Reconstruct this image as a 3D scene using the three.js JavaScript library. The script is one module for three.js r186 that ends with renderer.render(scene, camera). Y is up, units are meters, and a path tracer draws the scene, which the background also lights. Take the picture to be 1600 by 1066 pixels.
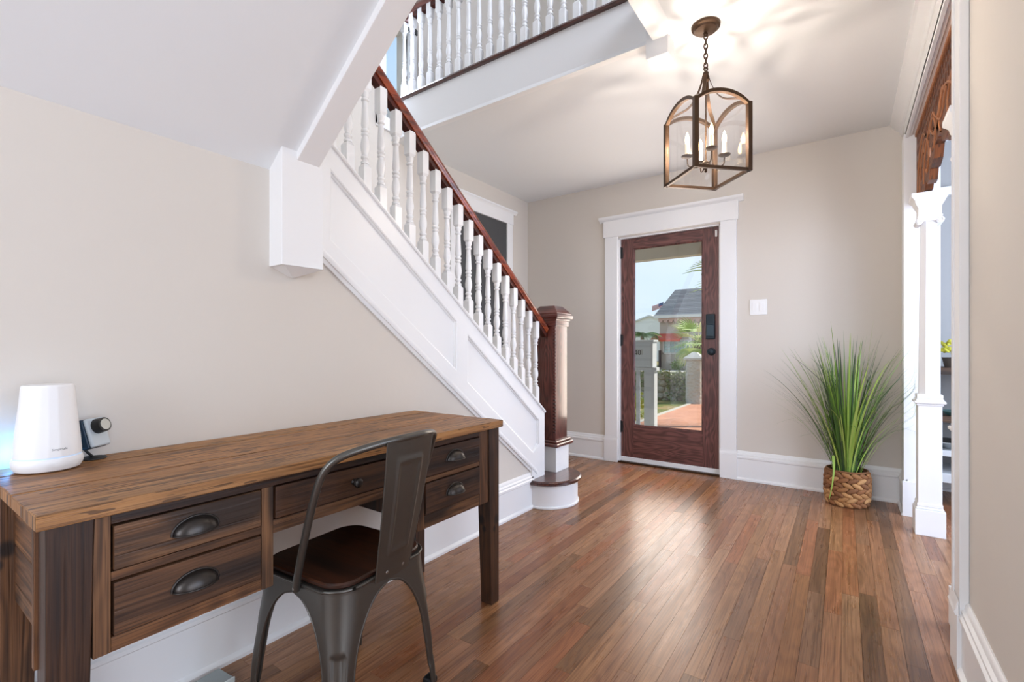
import * as THREE from 'three';
import { RoundedBoxGeometry } from 'three/addons/geometries/RoundedBoxGeometry.js';
import { TextGeometry } from 'three/addons/geometries/TextGeometry.js';
import { FontLoader } from 'three/addons/loaders/FontLoader.js';
import { RectAreaLightUniformsLib } from 'three/addons/lights/RectAreaLightUniformsLib.js';
import { mergeGeometries, toCreasedNormals } from 'three/addons/utils/BufferGeometryUtils.js';

// ---------------------------------------------------------------- camera, sky, sun, light, exposure
const scene = new THREE.Scene();
const camera = new THREE.PerspectiveCamera(71.75, 1600 / 1066, 0.05, 400);
camera.position.set(0, 1.06, 0);
camera.rotation.y = Math.atan(520 / 737);
camera.setViewOffset(1600, 1066, 0, -12, 1600, 1066);
const renderer = new THREE.WebGLRenderer({ antialias: true });
renderer.toneMapping = THREE.LinearToneMapping;
renderer.toneMappingExposure = 1.5;
renderer.shadowMap.enabled = true;
renderer.shadowMap.type = THREE.PCFSoftShadowMap;
RectAreaLightUniformsLib.init();

function mulberry(a) { return () => { a |= 0; a = a + 0x6D2B79F5 | 0; let t = Math.imul(a ^ a >>> 15, 1 | a); t = t + Math.imul(t ^ t >>> 7, 61 | t) ^ t; return ((t ^ t >>> 14) >>> 0) / 4294967296; }; }
const rnd = mulberry(11);
function hash(x, y, s) { let h = Math.imul(x, 374761393) + Math.imul(y, 668265263) + Math.imul(s, 2147483647 ^ 1274126177); h = Math.imul(h ^ h >>> 13, 1274126177); return ((h ^ h >>> 16) >>> 0) / 4294967296; }
function vnoise(x, y, px, py, s) {                                  // value noise that repeats after px, py cells
  const xi = Math.floor(x), yi = Math.floor(y); let fx = x - xi, fy = y - yi;
  fx = fx * fx * (3 - 2 * fx); fy = fy * fy * (3 - 2 * fy);
  const x0 = ((xi % px) + px) % px, x1 = (x0 + 1) % px, y0 = ((yi % py) + py) % py, y1 = (y0 + 1) % py;
  const a = hash(x0, y0, s), b = hash(x1, y0, s), c = hash(x0, y1, s), d = hash(x1, y1, s);
  return a + (b - a) * fx + (c - a) * fy + (a - b - c + d) * fx * fy;
}
function fbm(u, v, fx, fy, oct, s) { let t = 0, a = .5, n = 0; for (let i = 0; i < oct; i++) { t += a * vnoise(u * fx, v * fy, fx, fy, s + i * 17); n += a; a *= .5; fx *= 2; fy *= 2; } return t / n; }
const clamp = (x, a = 0, b = 1) => Math.min(b, Math.max(a, x));
const smooth = (a, b, x) => { const t = clamp((x - a) / (b - a)); return t * t * (3 - 2 * t); };
function dataTex(w, h, f, srgb = true) {
  const d = new Uint8Array(w * h * 4);
  for (let j = 0; j < h; j++) for (let i = 0; i < w; i++) { const c = f(i / w, j / h), k = 4 * (j * w + i); d[k] = clamp(c[0]) * 255; d[k + 1] = clamp(c[1]) * 255; d[k + 2] = clamp(c[2]) * 255; d[k + 3] = 255; }
  const t = new THREE.DataTexture(d, w, h, THREE.RGBAFormat); t.wrapS = t.wrapT = THREE.RepeatWrapping; t.magFilter = THREE.LinearFilter; t.minFilter = THREE.LinearMipmapLinearFilter; t.generateMipmaps = true;
  if (srgb) t.colorSpace = THREE.SRGBColorSpace; t.needsUpdate = true; return t;
}
const mixc = (a, b, t) => [a[0] + (b[0] - a[0]) * t, a[1] + (b[1] - a[1]) * t, a[2] + (b[2] - a[2]) * t];

// sky: hazy pale blue with thin cloud, the same all the way round
{
  const W = 512, Hh = 256, d = new Float32Array(W * Hh * 4);
  for (let j = 0; j < Hh; j++) for (let i = 0; i < W; i++) {
    const el = (j / (Hh - 1) - .5) * Math.PI, up = Math.max(0, Math.sin(el));
    let c = mixc([.66, .80, .90], [.34, .55, .82], Math.pow(up, .55));
    const cl = smooth(.42, .75, fbm(i / W, j / Hh, 8, 10, 5, 5));
    c = mixc(c, [.82, .87, .90], cl * .6);
    if (el < 0) c = [.42, .44, .42];
    const k = 4 * (j * W + i); d[k] = c[0]; d[k + 1] = c[1]; d[k + 2] = c[2]; d[k + 3] = 1;
  }
  const t = new THREE.DataTexture(d, W, Hh, THREE.RGBAFormat, THREE.FloatType); t.mapping = THREE.EquirectangularReflectionMapping; t.magFilter = THREE.LinearFilter; t.needsUpdate = true;
  scene.background = t; scene.backgroundIntensity = .84;
}
const sun = new THREE.DirectionalLight(0xfff3e0, 3.6);
sun.position.set(9, 15, -22); sun.target.position.set(-3, 0, -14); scene.add(sun, sun.target);
sun.castShadow = true; sun.shadow.mapSize.set(2048, 2048); sun.shadow.radius = 3;
Object.assign(sun.shadow.camera, { left: -30, right: 30, top: 30, bottom: -30, near: 1, far: 80 });
function areaLight(w, h, pos, at, L, color = 0xffffff) {
  const l = new THREE.RectAreaLight(color, L, w, h); l.position.set(...pos); l.lookAt(...at); scene.add(l); return l;
}
// daylight entering by the windows outside the frame
const LA = 5.5, LB = 2.7, LC = 6.2, LE = 3.6, LD = 18, LG = 3.9, PEND = .26;
areaLight(1.7, 1.6, [-.75, 1.55, 2.93], [-.75, 1.55, 0], LA, 0xe9f0ff);          // window behind the camera
areaLight(1.5, 2.2, [2.24, 1.25, .55], [0, 1.25, .55], LB, 0xe8efff);              // side room, right windows
areaLight(1.7, 1.9, [2.24, 1.45, -3.0], [0, 1.45, -3.0], LC, 0xcfe0ff);
areaLight(1.5, 1.9, [2.24, 1.45, -1.15], [0, 1.45, -2.9], LE, 0xcfe0ff);
areaLight(1.2, 1.4, [1.42, 4.0, -1.6], [-2, 3.6, -1.8], LD, 0xe6eeff);           // upstairs window on the right
areaLight(.2, .72, [-2.70, 3.13, -2.39], [0, 2.9, -2.4], 7, 0xdbe8ff);           // stair window
areaLight(.6, 1.6, [-1.295, 1.17, -4.205], [-1.295, 1.17, 0], LG, 0xfff0e2);     // daylight through the door glass

// ---------------------------------------------------------------- helpers
const used = {};
function numbered(n) { used[n] = (used[n] ?? -1) + 1; return used[n] ? `${n}_${String(used[n]).padStart(3, '0')}` : n; }
function shade(o) { o.traverse(c => { if (c.isMesh) { c.castShadow = true; c.receiveShadow = true; } }); return o; }
function obj(name, geos, mat, parent = scene) {
  const g = Array.isArray(geos) ? (geos.length > 1 ? merge(geos) : geos[0]) : geos;
  const m = new THREE.Mesh(g, mat); m.name = parent === scene ? numbered(name) : name; m.castShadow = m.receiveShadow = true; parent.add(m); return m;
}
function merge(list) { return mergeGeometries(list.map(g => { const q = g.index ? g.toNonIndexed() : g; for (const k of Object.keys(q.attributes)) if (!['position', 'normal', 'uv'].includes(k)) q.deleteAttribute(k); return q; })); }
function thing(name, label, category, pos = [0, 0, 0], turn = 0, group) {
  const o = new THREE.Group(); o.name = numbered(name); scene.add(o); o.position.set(...pos); o.rotation.y = turn;
  o.userData = { label, category }; if (group) o.userData.group = group; return o;
}
function tag(o, label, category, group) { o.userData.label = label; o.userData.category = category; if (group) o.userData.group = group; return o; }
function struct(name, geos, mat, label, category, parent = scene) { const m = obj(name, geos, mat, parent); m.userData.kind = 'structure'; if (label) m.userData.label = label; if (category) m.userData.category = category; return m; }
function structGroup(name, label, category) { const o = new THREE.Group(); o.name = numbered(name); o.userData = { kind: 'structure', label, category }; scene.add(o); return o; }
function sub(name, parent, pos = [0, 0, 0]) { const o = new THREE.Group(); o.name = name; o.position.set(...pos); parent.add(o); return o; }
function stuff(o) { o.userData.kind = 'stuff'; return o; }
// metre texture coordinates by dominant normal; along = axis that the grain (v) follows
function uvm(g, along = 1, su = 1, sv = 1, ou = 0, ov = 0) {
  const p = g.attributes.position, n = g.attributes.normal, uv = new Float32Array(p.count * 2);
  for (let i = 0; i < p.count; i++) {
    const N = [Math.abs(n.getX(i)), Math.abs(n.getY(i)), Math.abs(n.getZ(i))], P = [p.getX(i), p.getY(i), p.getZ(i)];
    const k = N[0] >= N[1] && N[0] >= N[2] ? 0 : N[1] >= N[2] ? 1 : 2;
    const [a, b] = [0, 1, 2].filter(q => q !== k), v = k === along ? b : along, u = a === v ? b : a;
    uv[2 * i] = P[u] / su + ou; uv[2 * i + 1] = P[v] / sv + ov;
  }
  g.setAttribute('uv', new THREE.BufferAttribute(uv, 2)); return g;
}
function box(x0, x1, y0, y1, z0, z1, r = 0) {
  const w = Math.abs(x1 - x0), h = Math.abs(y1 - y0), d = Math.abs(z1 - z0);
  const g = r ? new RoundedBoxGeometry(w, h, d, 1, Math.min(r, w / 2.01, h / 2.01, d / 2.01)) : new THREE.BoxGeometry(w, h, d);
  g.translate((x0 + x1) / 2, (y0 + y1) / 2, (z0 + z1) / 2); return uvm(g.index ? g.toNonIndexed() : g);
}
function wbox(along, x0, x1, y0, y1, z0, z1, r = .0015) { return uvm(box(x0, x1, y0, y1, z0, z1, r), along, .32, 1.2, rnd(), rnd()); }
function flip(g) { const p = g.attributes; for (const k of Object.keys(p)) { const a = p[k]; for (let i = 0; i < a.count; i += 3) for (let c = 0; c < a.itemSize; c++) { const t = a.array[(i + 1) * a.itemSize + c]; a.array[(i + 1) * a.itemSize + c] = a.array[(i + 2) * a.itemSize + c]; a.array[(i + 2) * a.itemSize + c] = t; } } return g; }
function ext(axis, pts, holes, c0, c1, bev = 0, crease = .5) {          // polygon in the two other axes, extruded along axis
  const s = new THREE.Shape(pts.map(p => new THREE.Vector2(...p)));
  for (const h of holes || []) s.holes.push(h.isPath ? h : new THREE.Path(h.map(p => new THREE.Vector2(...p))));
  let g = new THREE.ExtrudeGeometry(s, { depth: c1 - c0 - 2 * bev, bevelEnabled: bev > 0, bevelThickness: bev, bevelSize: bev, bevelOffset: -bev, bevelSegments: 1, curveSegments: 10 });
  g = g.index ? g.toNonIndexed() : g; const p = g.attributes.position;
  for (let i = 0; i < p.count; i++) { const a = p.getX(i), b = p.getY(i), c = p.getZ(i) + c0 + bev; if (axis === 0) p.setXYZ(i, c, b, a); else if (axis === 1) p.setXYZ(i, a, c, b); else p.setXYZ(i, a, b, c); }
  if (axis < 2) flip(g);
  g.deleteAttribute('normal'); g = toCreasedNormals(g, crease); return uvm(g);
}
function sweep(profile, A, B, out, up = [0, 1, 0], crease = .6) {        // prism with a moulding profile [out, up] from A to B
  const a = new THREE.Vector3(...A), b = new THREE.Vector3(...B), o = new THREE.Vector3(...out), u = new THREE.Vector3(...up);
  const P = (base, q) => base.clone().addScaledVector(o, q[0]).addScaledVector(u, q[1]), n = profile.length, v = [];
  const push = (...q) => q.forEach(t => v.push(t.x, t.y, t.z));
  const area = THREE.ShapeUtils.area(profile.map(p => new THREE.Vector2(...p)));
  const hand = o.clone().cross(u).dot(b.clone().sub(a)) * area > 0;
  for (let i = 0; i < n; i++) { const q = profile[i], r = profile[(i + 1) % n], a0 = P(a, q), a1 = P(a, r), b0 = P(b, q), b1 = P(b, r); if (hand) { push(a0, a1, b1, a0, b1, b0); } else { push(a0, b1, a1, a0, b0, b1); } }
  for (const f of THREE.ShapeUtils.triangulateShape(profile.map(p => new THREE.Vector2(...p)), [])) {
    const [i, j, k] = f, t = area > 0 ? hand : !hand;
    if (hand === t) { push(P(b, profile[i]), P(b, profile[j]), P(b, profile[k])); push(P(a, profile[i]), P(a, profile[k]), P(a, profile[j])); }
    else { push(P(b, profile[i]), P(b, profile[k]), P(b, profile[j])); push(P(a, profile[i]), P(a, profile[j]), P(a, profile[k])); }
  }
  let g = new THREE.BufferGeometry(); g.setAttribute('position', new THREE.Float32BufferAttribute(v, 3)); g.setAttribute('uv', new THREE.Float32BufferAttribute(new Float32Array(v.length / 3 * 2), 2));
  g = toCreasedNormals(g, crease); return uvm(g);
}
function lathe(pts, seg = 24, crease = .5) { let g = new THREE.LatheGeometry(pts.map(p => new THREE.Vector2(...p)), seg); g = g.toNonIndexed(); g.deleteAttribute('normal'); return toCreasedNormals(g, crease); }
function tube(pts, r, seg = 32, rad = 8, closed = false, tension = .5) { return new THREE.TubeGeometry(new THREE.CatmullRomCurve3(pts.map(p => new THREE.Vector3(...p)), closed, 'catmullrom', tension), seg, r, rad, closed).toNonIndexed(); }
function cyl(r0, r1, h, seg = 20) { return new THREE.CylinderGeometry(r0, r1, h, seg).toNonIndexed(); }
function grid(nu, nv, f, closedU = false) {
  const pos = [], uv = [], idx = [];
  for (let j = 0; j <= nv; j++) for (let i = 0; i <= nu; i++) { pos.push(...f(i / nu, j / nv)); uv.push(i / nu, j / nv); }
  for (let j = 0; j < nv; j++) for (let i = 0; i < nu; i++) { const a = j * (nu + 1) + i, b = a + 1, c = a + nu + 1, d = c + 1; idx.push(a, b, d, a, d, c); }
  const g = new THREE.BufferGeometry(); g.setAttribute('position', new THREE.Float32BufferAttribute(pos, 3)); g.setAttribute('uv', new THREE.Float32BufferAttribute(uv, 2)); g.setIndex(idx); g.computeVertexNormals(); return g.toNonIndexed();
}
const M4 = (g, rx = 0, ry = 0, rz = 0, p = [0, 0, 0], s = [1, 1, 1]) => g.applyMatrix4(new THREE.Matrix4().compose(new THREE.Vector3(...p), new THREE.Quaternion().setFromEuler(new THREE.Euler(rx, ry, rz)), new THREE.Vector3(...s)));

// ---------------------------------------------------------------- materials
function wood(w, h, o) {
  const { seed, dark, mid, light, rings = 9, warp = 1.2, pore = .35, stain = .3, knots = 0, streak = .5, rc = .45, chips = 0 } = o;
  const r = mulberry(seed), K = []; for (let i = 0; i < knots; i++) K.push([r(), r(), .02 + .03 * r()]);
  return dataTex(w, h, (u, v) => {
    const wv = fbm(u, v, 3, 3, 3, seed) * warp + fbm(u, v, 6, 2, 3, seed + 3) * .35;
    const ring = .5 + .5 * Math.sin((u * rings + wv * 4) * Math.PI * 2);
    const st = fbm(u, v, 64, 4, 4, seed + 7), fine = fbm(u, v, 200, 10, 2, seed + 9), big = fbm(u, v, 4, 3, 4, seed + 13);
    let t = .5 + (ring - .5) * rc + (st - .5) * streak * 1.6;
    let c = t < .5 ? mixc(dark, mid, clamp(t * 2)) : mixc(mid, light, clamp(t * 2 - 1));
    const p = smooth(.58, .75, fine) * pore; c = mixc(c, dark, p);
    c = mixc(c, [dark[0] * .55, dark[1] * .55, dark[2] * .6], smooth(.52, .78, big) * stain);
    if (chips) c = mixc(c, [dark[0] * .45, dark[1] * .45, dark[2] * .45], smooth(.66, .72, fbm(u, v, 44, 22, 2, seed + 21)) * chips);
    for (const k of K) { let du = Math.abs(u - k[0]), dv = Math.abs(v - k[1]); du = Math.min(du, 1 - du); dv = Math.min(dv, 1 - dv) * 3; const q = Math.hypot(du, dv) / k[2]; if (q < 1.6) c = mixc(c, [dark[0] * .4, dark[1] * .4, dark[2] * .4], (1 - smooth(.5, 1.5, q)) * .8); }
    return c;
  });
}
const std = o => new THREE.MeshStandardMaterial(o);
const phys = o => new THREE.MeshPhysicalMaterial(o);
const fineNoise = dataTex(512, 512, (u, v) => { const a = fbm(u, v, 24, 24, 4, 91); return [a, a, a]; }, false);
const roughMap = dataTex(512, 512, (u, v) => { const a = .78 + .3 * (fbm(u, v, 10, 10, 4, 33) - .5) + .1 * (fbm(u, v, 120, 6, 2, 8) - .5); return [a, a, a]; }, false);
const texFloor = wood(1024, 1024, { seed: 3, dark: [.42, .29, .20], mid: [.63, .48, .36], light: [.74, .585, .455], rings: 7, warp: 1.6, stain: .10, pore: .38, knots: 0, streak: .5, rc: .22 });
const texDesk = wood(1024, 1024, { seed: 21, dark: [.23, .16, .105], mid: [.46, .335, .225], light: [.60, .455, .315], rings: 3, warp: 1.6, stain: .8, pore: .5, knots: 2, streak: .55, rc: .25 });
const texDeskTop = wood(1024, 1024, { seed: 41, dark: [.36, .25, .155], mid: [.645, .485, .32], light: [.74, .585, .415], rings: 4, warp: 1.4, stain: .3, pore: .5, knots: 0, chips: .5, streak: .6, rc: .22 });
const texRed = wood(512, 1024, { seed: 61, dark: [.32, .13, .065], mid: [.55, .26, .135], light: [.68, .36, .19], rings: 6, stain: .25, pore: .25, streak: .45 });
const texDoor = wood(512, 1024, { seed: 71, dark: [.24, .14, .13], mid: [.42, .27, .25], light: [.52, .36, .33], rings: 5, warp: 2, stain: .15, pore: .5, streak: .5 });
const deskBump = dataTex(512, 512, (u, v) => { const a = .5 + .5 * (fbm(u, v, 60, 4, 4, 15) - .5) - .5 * smooth(.66, .76, fbm(u, v, 28, 3, 3, 19)); return [a, a, a]; }, false);

const M = {};
M.white = std({ color: 0xf2f2f1, roughness: .38 });
M.whiteSatin = std({ color: 0xf3f3f2, roughness: .3 });
M.wall = std({ color: 0xdad3c9, roughness: .85, bumpMap: fineNoise, bumpScale: .0006 });
M.ceiling = std({ color: 0xedefef, roughness: .9, bumpMap: fineNoise, bumpScale: .0006 });
M.subfloor = std({ color: 0x17100b, roughness: .9 });
M.floor = ['#fff4ea', '#e6d2c4', '#f7d3bd', '#cfc3b2', '#f6e7d2', '#dcbba6', '#b9aa9a', '#fbe9dd', '#e9d1b0', '#ddd3cc', '#eed9c8'].map(c => std({ map: texFloor, color: c, roughness: .38, roughnessMap: roughMap, bumpMap: deskBump, bumpScale: .00015 }));
M.desk = ['#fff3e8', '#e2d2c4', '#cdbdb2', '#f2dcc4'].map(c => std({ map: texDesk, color: c, roughness: .55, bumpMap: deskBump, bumpScale: .0012 }));
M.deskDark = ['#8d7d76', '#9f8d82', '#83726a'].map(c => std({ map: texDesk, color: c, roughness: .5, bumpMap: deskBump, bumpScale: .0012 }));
M.deskTop = ['#fff0d8', '#f6e2c6', '#ffebd2', '#eedabf'].map(c => std({ map: texDeskTop, color: c, roughness: .5, bumpMap: deskBump, bumpScale: .0012 }));
M.rail = phys({ map: texRed, color: 0xffd9c4, roughness: .28, clearcoat: .6, clearcoatRoughness: .12 });
M.railDark = std({ map: texRed, color: 0x8e6a5c, roughness: .45 });
M.newel = phys({ map: texDoor, color: 0xf0c4b4, roughness: .3, clearcoat: 1, clearcoatRoughness: .1 });
M.tread = phys({ map: texDoor, color: 0xcbb0a4, roughness: .3, clearcoat: .6, clearcoatRoughness: .12 });
M.door = phys({ map: texDoor, color: 0xfff0ea, roughness: .42, clearcoat: .25, clearcoatRoughness: .25 });
M.fret = std({ map: texDeskTop, color: 0xb78a68, roughness: .5 });
M.glass = phys({ color: 0xffffff, roughness: 0, transmission: 1, thickness: 0, ior: 1.5 });
M.bronze = std({ color: 0x4c392a, roughness: .38, metalness: .75 });
M.pewter = std({ color: 0x45413e, roughness: .36, metalness: .85 });
M.gun = std({ color: 0x62605b, roughness: .34, metalness: .8 });
M.steel = std({ color: 0xa8a8a6, roughness: .3, metalness: 1 });
M.black = std({ color: 0x101112, roughness: .5 });
M.lock = std({ color: 0x16262e, roughness: .4, metalness: .3 });
M.plastic = std({ color: 0xf1f1f0, roughness: .4 });
M.darkShade = std({ color: 0x4a4b4c, roughness: .8 });
M.seat = std({ map: texDesk, color: 0x84655a, roughness: .42 });

// ---------------------------------------------------------------- the setting
const XL = -1.72, XR = .33, ZF = -4.19, HC = 2.61, H2 = 2.885, XS = -2.75;
// floor of narrow oak boards, each board a piece
{
  const floor = structGroup('floor', 'brown stained oak strip floor running toward the front door', 'floor');
  obj('subfloor', [box(XS, 3.9, -.12, -.0125, -4.9, 3.1)], M.subfloor, floor);
  const wS = .06, gap = .0008, rest = [], planks = [];
  for (let i = -17; XL - .03 + i * wS < 1.06; i++) {
    const x0 = XL - .03 + i * wS; let z = x0 < .36 ? -4.30 : -4.75;
    const zEnd = i < 0 ? -3.075 : 1.2; let first = true;
    while (z < zEnd) {
      let len = first ? .3 + rnd() * .9 : .55 + rnd() * .85; first = false; const z1 = Math.min(z + len, zEnd), hgt = -rnd() * .0003;
      const g = uvm(new THREE.BoxGeometry(wS - gap, .012, z1 - z - gap).toNonIndexed().translate(x0 + wS / 2, -.006 + hgt, (z + z1) / 2), 2, .26, 1.35, rnd(), rnd());
      const seen = x0 < .36 ? z1 > -4.25 && z < (x0 < -.2 ? -.3 : -1.2) : z1 > -4.7 && z < -2.0 && x0 < .75;
      const mi = Math.floor(rnd() * M.floor.length);
      if (seen) planks.push([g, mi]); else rest.push(g);
      z = z1;
    }
  }
  for (const [g, mi] of planks) obj('plank', g, M.floor[mi], floor);
  rest.push(uvm(box(XL - .03, 3.9, -.0122, -.0008, 1.2, 3.1), 2, .26, 1.35), uvm(box(1.05, 3.9, -.0122, -.0008, -4.75, 1.2), 2, .26, 1.35));
  stuff(obj('distant_planks', rest, M.floor[1], floor));
}
// walls
const wallFrontHole = [[-1.735, 0], [-1.735, 2.095], [-.84, 2.095], [-.84, 0]];
struct('wall_front', ext(2, [[-2.95, -.12], [-1.735, -.12], [-1.735, 2.095], [-.84, 2.095], [-.84, -.12], [.48, -.12], [.48, 5.4], [-2.95, 5.4]], [], -4.34, ZF), M.wall, 'warm greige wall around the front door', 'wall');
{
  // left wall below the stair, cut along the slope of the stringer
  const z0 = -2.66, f = z => 1.418 + .76 * (z + 1.10) + .06;
  struct('wall_left', ext(0, [[z0, -.12], [3.1, -.12], [3.1, 1.9], [-.98, 1.9], [-.98, f(-.98)], [z0, f(z0)]], [], XL - .1, XL), M.wall, 'greige wall behind the desk below the staircase', 'wall');
}
struct('wall_stair', ext(0, [[-4.34, -.12], [1.4, -.12], [1.4, 5.4], [-4.34, 5.4]], [[[-2.50, 2.75], [-2.28, 2.75], [-2.28, 3.5], [-2.50, 3.5]]], XS - .12, XS), M.wall, 'greige stairwell wall behind the white balusters', 'wall');
struct('wall_right', [box(XR, XR + .15, -.12, HC, -2.2, -.95), box(XR, XR + .15, 2.35, HC, -.95, 2), box(XR, XR + .15, -.12, HC, 2, 3.1), box(XR - .005, XR + .15, -.12, HC, -4.19, -3.91)], M.wall, 'pale wall at the right edge beside the cased opening', 'wall');
struct('wall_back', ext(2, [[XL - .1, -.12], [3.95, -.12], [3.95, HC], [XL - .1, HC]], [[[-1.6, .75], [.1, .75], [.1, 2.35], [-1.6, 2.35]]], 3.0, 3.15), M.wall, 'wall behind the camera with a window', 'wall');
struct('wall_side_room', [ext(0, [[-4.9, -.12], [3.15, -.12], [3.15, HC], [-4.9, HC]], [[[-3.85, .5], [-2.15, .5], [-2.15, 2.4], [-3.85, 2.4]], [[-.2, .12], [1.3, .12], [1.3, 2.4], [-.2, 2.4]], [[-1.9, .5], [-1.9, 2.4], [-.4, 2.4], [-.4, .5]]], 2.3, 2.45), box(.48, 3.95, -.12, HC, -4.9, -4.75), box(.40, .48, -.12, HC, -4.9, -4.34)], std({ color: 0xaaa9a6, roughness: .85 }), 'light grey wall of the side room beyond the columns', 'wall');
for (const [n, g] of [['window', [box(-1.6, .1, .75, 2.35, 3.06, 3.065)]], ['window', [box(2.37, 2.375, .5, 2.4, -3.85, -2.15)]], ['window', [box(2.37, 2.375, .12, 2.4, -.2, 1.3)]], ['window', [box(2.37, 2.375, .5, 2.4, -1.9, -.4)]]]) {
  const b = new THREE.Box3().setFromBufferAttribute(g[0].attributes.position), xw = b.max.x - b.min.x > .1;
  const w = structGroup(n + '_' + (4 + (used.winN = (used.winN ?? -1) + 1)), 'white framed window outside the frame letting in daylight', 'window');
  obj('pane', g, M.glass, w);
  const [mx, my, mz] = [(b.min.x + b.max.x) / 2, (b.min.y + b.max.y) / 2, (b.min.z + b.max.z) / 2];
  obj('sash', xw ? [box(b.min.x, b.max.x, my - .02, my + .02, mz - .02, mz + .02), box(b.min.x, b.min.x + .04, b.min.y, b.max.y, mz - .02, mz + .02), box(b.max.x - .04, b.max.x, b.min.y, b.max.y, mz - .02, mz + .02)] : [box(mx - .02, mx + .02, my - .02, my + .02, b.min.z, b.max.z), box(mx - .02, mx + .02, b.min.y, b.max.y, b.min.z, b.min.z + .04), box(mx - .02, mx + .02, b.min.y, b.max.y, b.max.z - .04, b.max.z)], M.white, w);
}
// ceiling slab with the stairwell opening
const XO = -.775;
struct('ceiling', [ext(1, [[-2.9, -4.34], [.48, -4.34], [.48, -4.9], [3.95, -4.9], [3.95, 3.15], [-1.82, 3.15], [-1.82, .12], [XO, .12], [XO, -2.37], [-2.9, -2.37]], [], HC, H2 - .02)], M.ceiling, 'white hall ceiling with the open stairwell edge', 'ceiling');
// upstairs shell
struct('wall_upper', [box(1.45, 1.6, H2 - .02, 5.4, -4.34, 1.4), box(XS, 1.6, H2 - .02, 5.4, 1.3, 1.42), box(.33, 1.5, H2 - .02, 5.4, -4.34, -4.19)], M.ceiling, 'white upstairs walls around the gallery', 'wall');
struct('ceiling_upper', box(XS - .1, 1.6, 5.3, 5.42, -4.34, 1.42), M.ceiling, 'white upstairs ceiling', 'ceiling');
struct('floor_upper', [box(XS, .48, H2 - .02, H2, -4.19, -2.40), box(XO + .12, 1.45, H2 - .02, H2, -2.40, 1.3)], M.tread, 'wooden upstairs floor behind the gallery', 'floor');

// mouldings
const BB = [[0, 0], [.032, 0], [.032, .012], [.024, .022], [.02, .024], [.02, .172], [.027, .178], [.027, .190], [.020, .196], [.020, .206], [.012, .214], [.010, .228], [.004, .235], [0, .235]];
struct('baseboard_left', sweep(BB, [XL, 0, -2.66], [XL, 0, 3], [1, 0, 0]), M.white, 'tall white moulded baseboard below the desk wall', 'baseboard');
struct('baseboard_front', [sweep(BB, [XS, 0, ZF], [-1.868, 0, ZF], [0, 0, 1]), sweep(BB, [-.712, 0, ZF], [.325, 0, ZF], [0, 0, 1])], M.white, 'tall white moulded baseboard along the door wall', 'baseboard');
struct('baseboard_right', [sweep(BB, [XR, 0, -2.10], [XR, 0, -.95], [-1, 0, 0]), sweep(BB, [XR - .005, 0, -4.16], [XR - .005, 0, -3.88], [-1, 0, 0])], M.white, 'white moulded baseboard on the near right wall', 'baseboard');
const CR = [[0, 0], [.075, 0], [.075, -.012], [.062, -.018], [.055, -.032], [.04, -.05], [.024, -.06], [.018, -.075], [.018, -.085], [.010, -.088], [.010, -.10], [0, -.10]];
struct('trim_crown', sweep(CR, [XR, HC, ZF], [XR, HC, 2], [-1, 0, 0]), M.white, 'white crown moulding above the cased opening', 'trim');
// stairwell opening edge moulding and gallery fascia
struct('trim_stairwell_edge', [box(XO - .005, XO + .035, HC - .018, HC + .1, -2.33, .1), sweep([[0, 0], [.06, 0], [.05, -.008], [.03, -.012], [.02, -.02], [0, -.02]], [XO + .035, HC, -2.33], [XO + .035, HC, .1], [1, 0, 0]), box(XO - .005, XO + .005, HC, H2 - .03, -2.33, .1)], M.white, 'white moulding along the stairwell ceiling edge', 'trim');
struct('trim_gallery_fascia', [box(XS, XO + .01, HC - .012, H2 - .012, -2.385, -2.355, .002), sweep([[0, 0], [.014, 0], [.01, .012], [.004, .02], [0, .03]], [XS, HC - .012, -2.355], [XO, HC - .012, -2.355], [0, 0, 1])], M.white, 'white fascia board below the upstairs gallery balusters', 'trim');
tag(obj('newel_drop', [box(-.815, -.705, 2.508, H2 - .018, -2.43, -2.318, .003)], M.white), 'small white square newel drop block at gallery corner by the lantern', 'newel drop');

// second flight: sloped soffit rising to the right above the desk
{
  const s = .775, y0 = 1.715, f = x => y0 + s * (x - XL);
  const xe = -.45, z0 = -.98, z1 = .12;
  struct('soffit', ext(2, [[XL - .1, f(XL) - s * .1], [xe, f(xe)], [xe, f(xe) + .3], [XL - .1, f(XL) + .28]], [], z0, z1), M.ceiling, 'white sloped underside of the upper stair flight above the desk', 'soffit');
  struct('trim_soffit', [ext(2, [[XL + .02, f(XL) - .015], [xe, f(xe) - .035], [xe, f(xe) + .42], [XL + .02, f(XL) + .45]], [], -1.045, -.955, .002)], M.white, 'white stair skirt board edging the sloped soffit', 'trim');
  struct('wall_landing', box(XS, XL, 1.715, 1.80, -.98, 1.3), M.ceiling, 'stair landing underside above the wall', 'landing');
  struct('ceiling_rear', box(-1.82, XO, HC, HC + .12, .12, 3.15), M.ceiling, 'hall ceiling behind the camera', 'ceiling');
}
// pendant post under the landing
tag(obj('newel_drop', [box(XL - .06, -1.635, 1.36, 1.80, -1.062, -.898, .003), (() => { const g = new THREE.ConeGeometry(.1, .035, 4, 1).toNonIndexed(); M4(g, Math.PI, Math.PI / 4, 0, [-1.7075, 1.3445, -.98], [1.02, 1, 1.15]); g.deleteAttribute('normal'); g.computeVertexNormals(); return g; })()], M.white), 'large white square newel drop on the wall where sloped soffit meets stair', 'newel drop');

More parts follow.
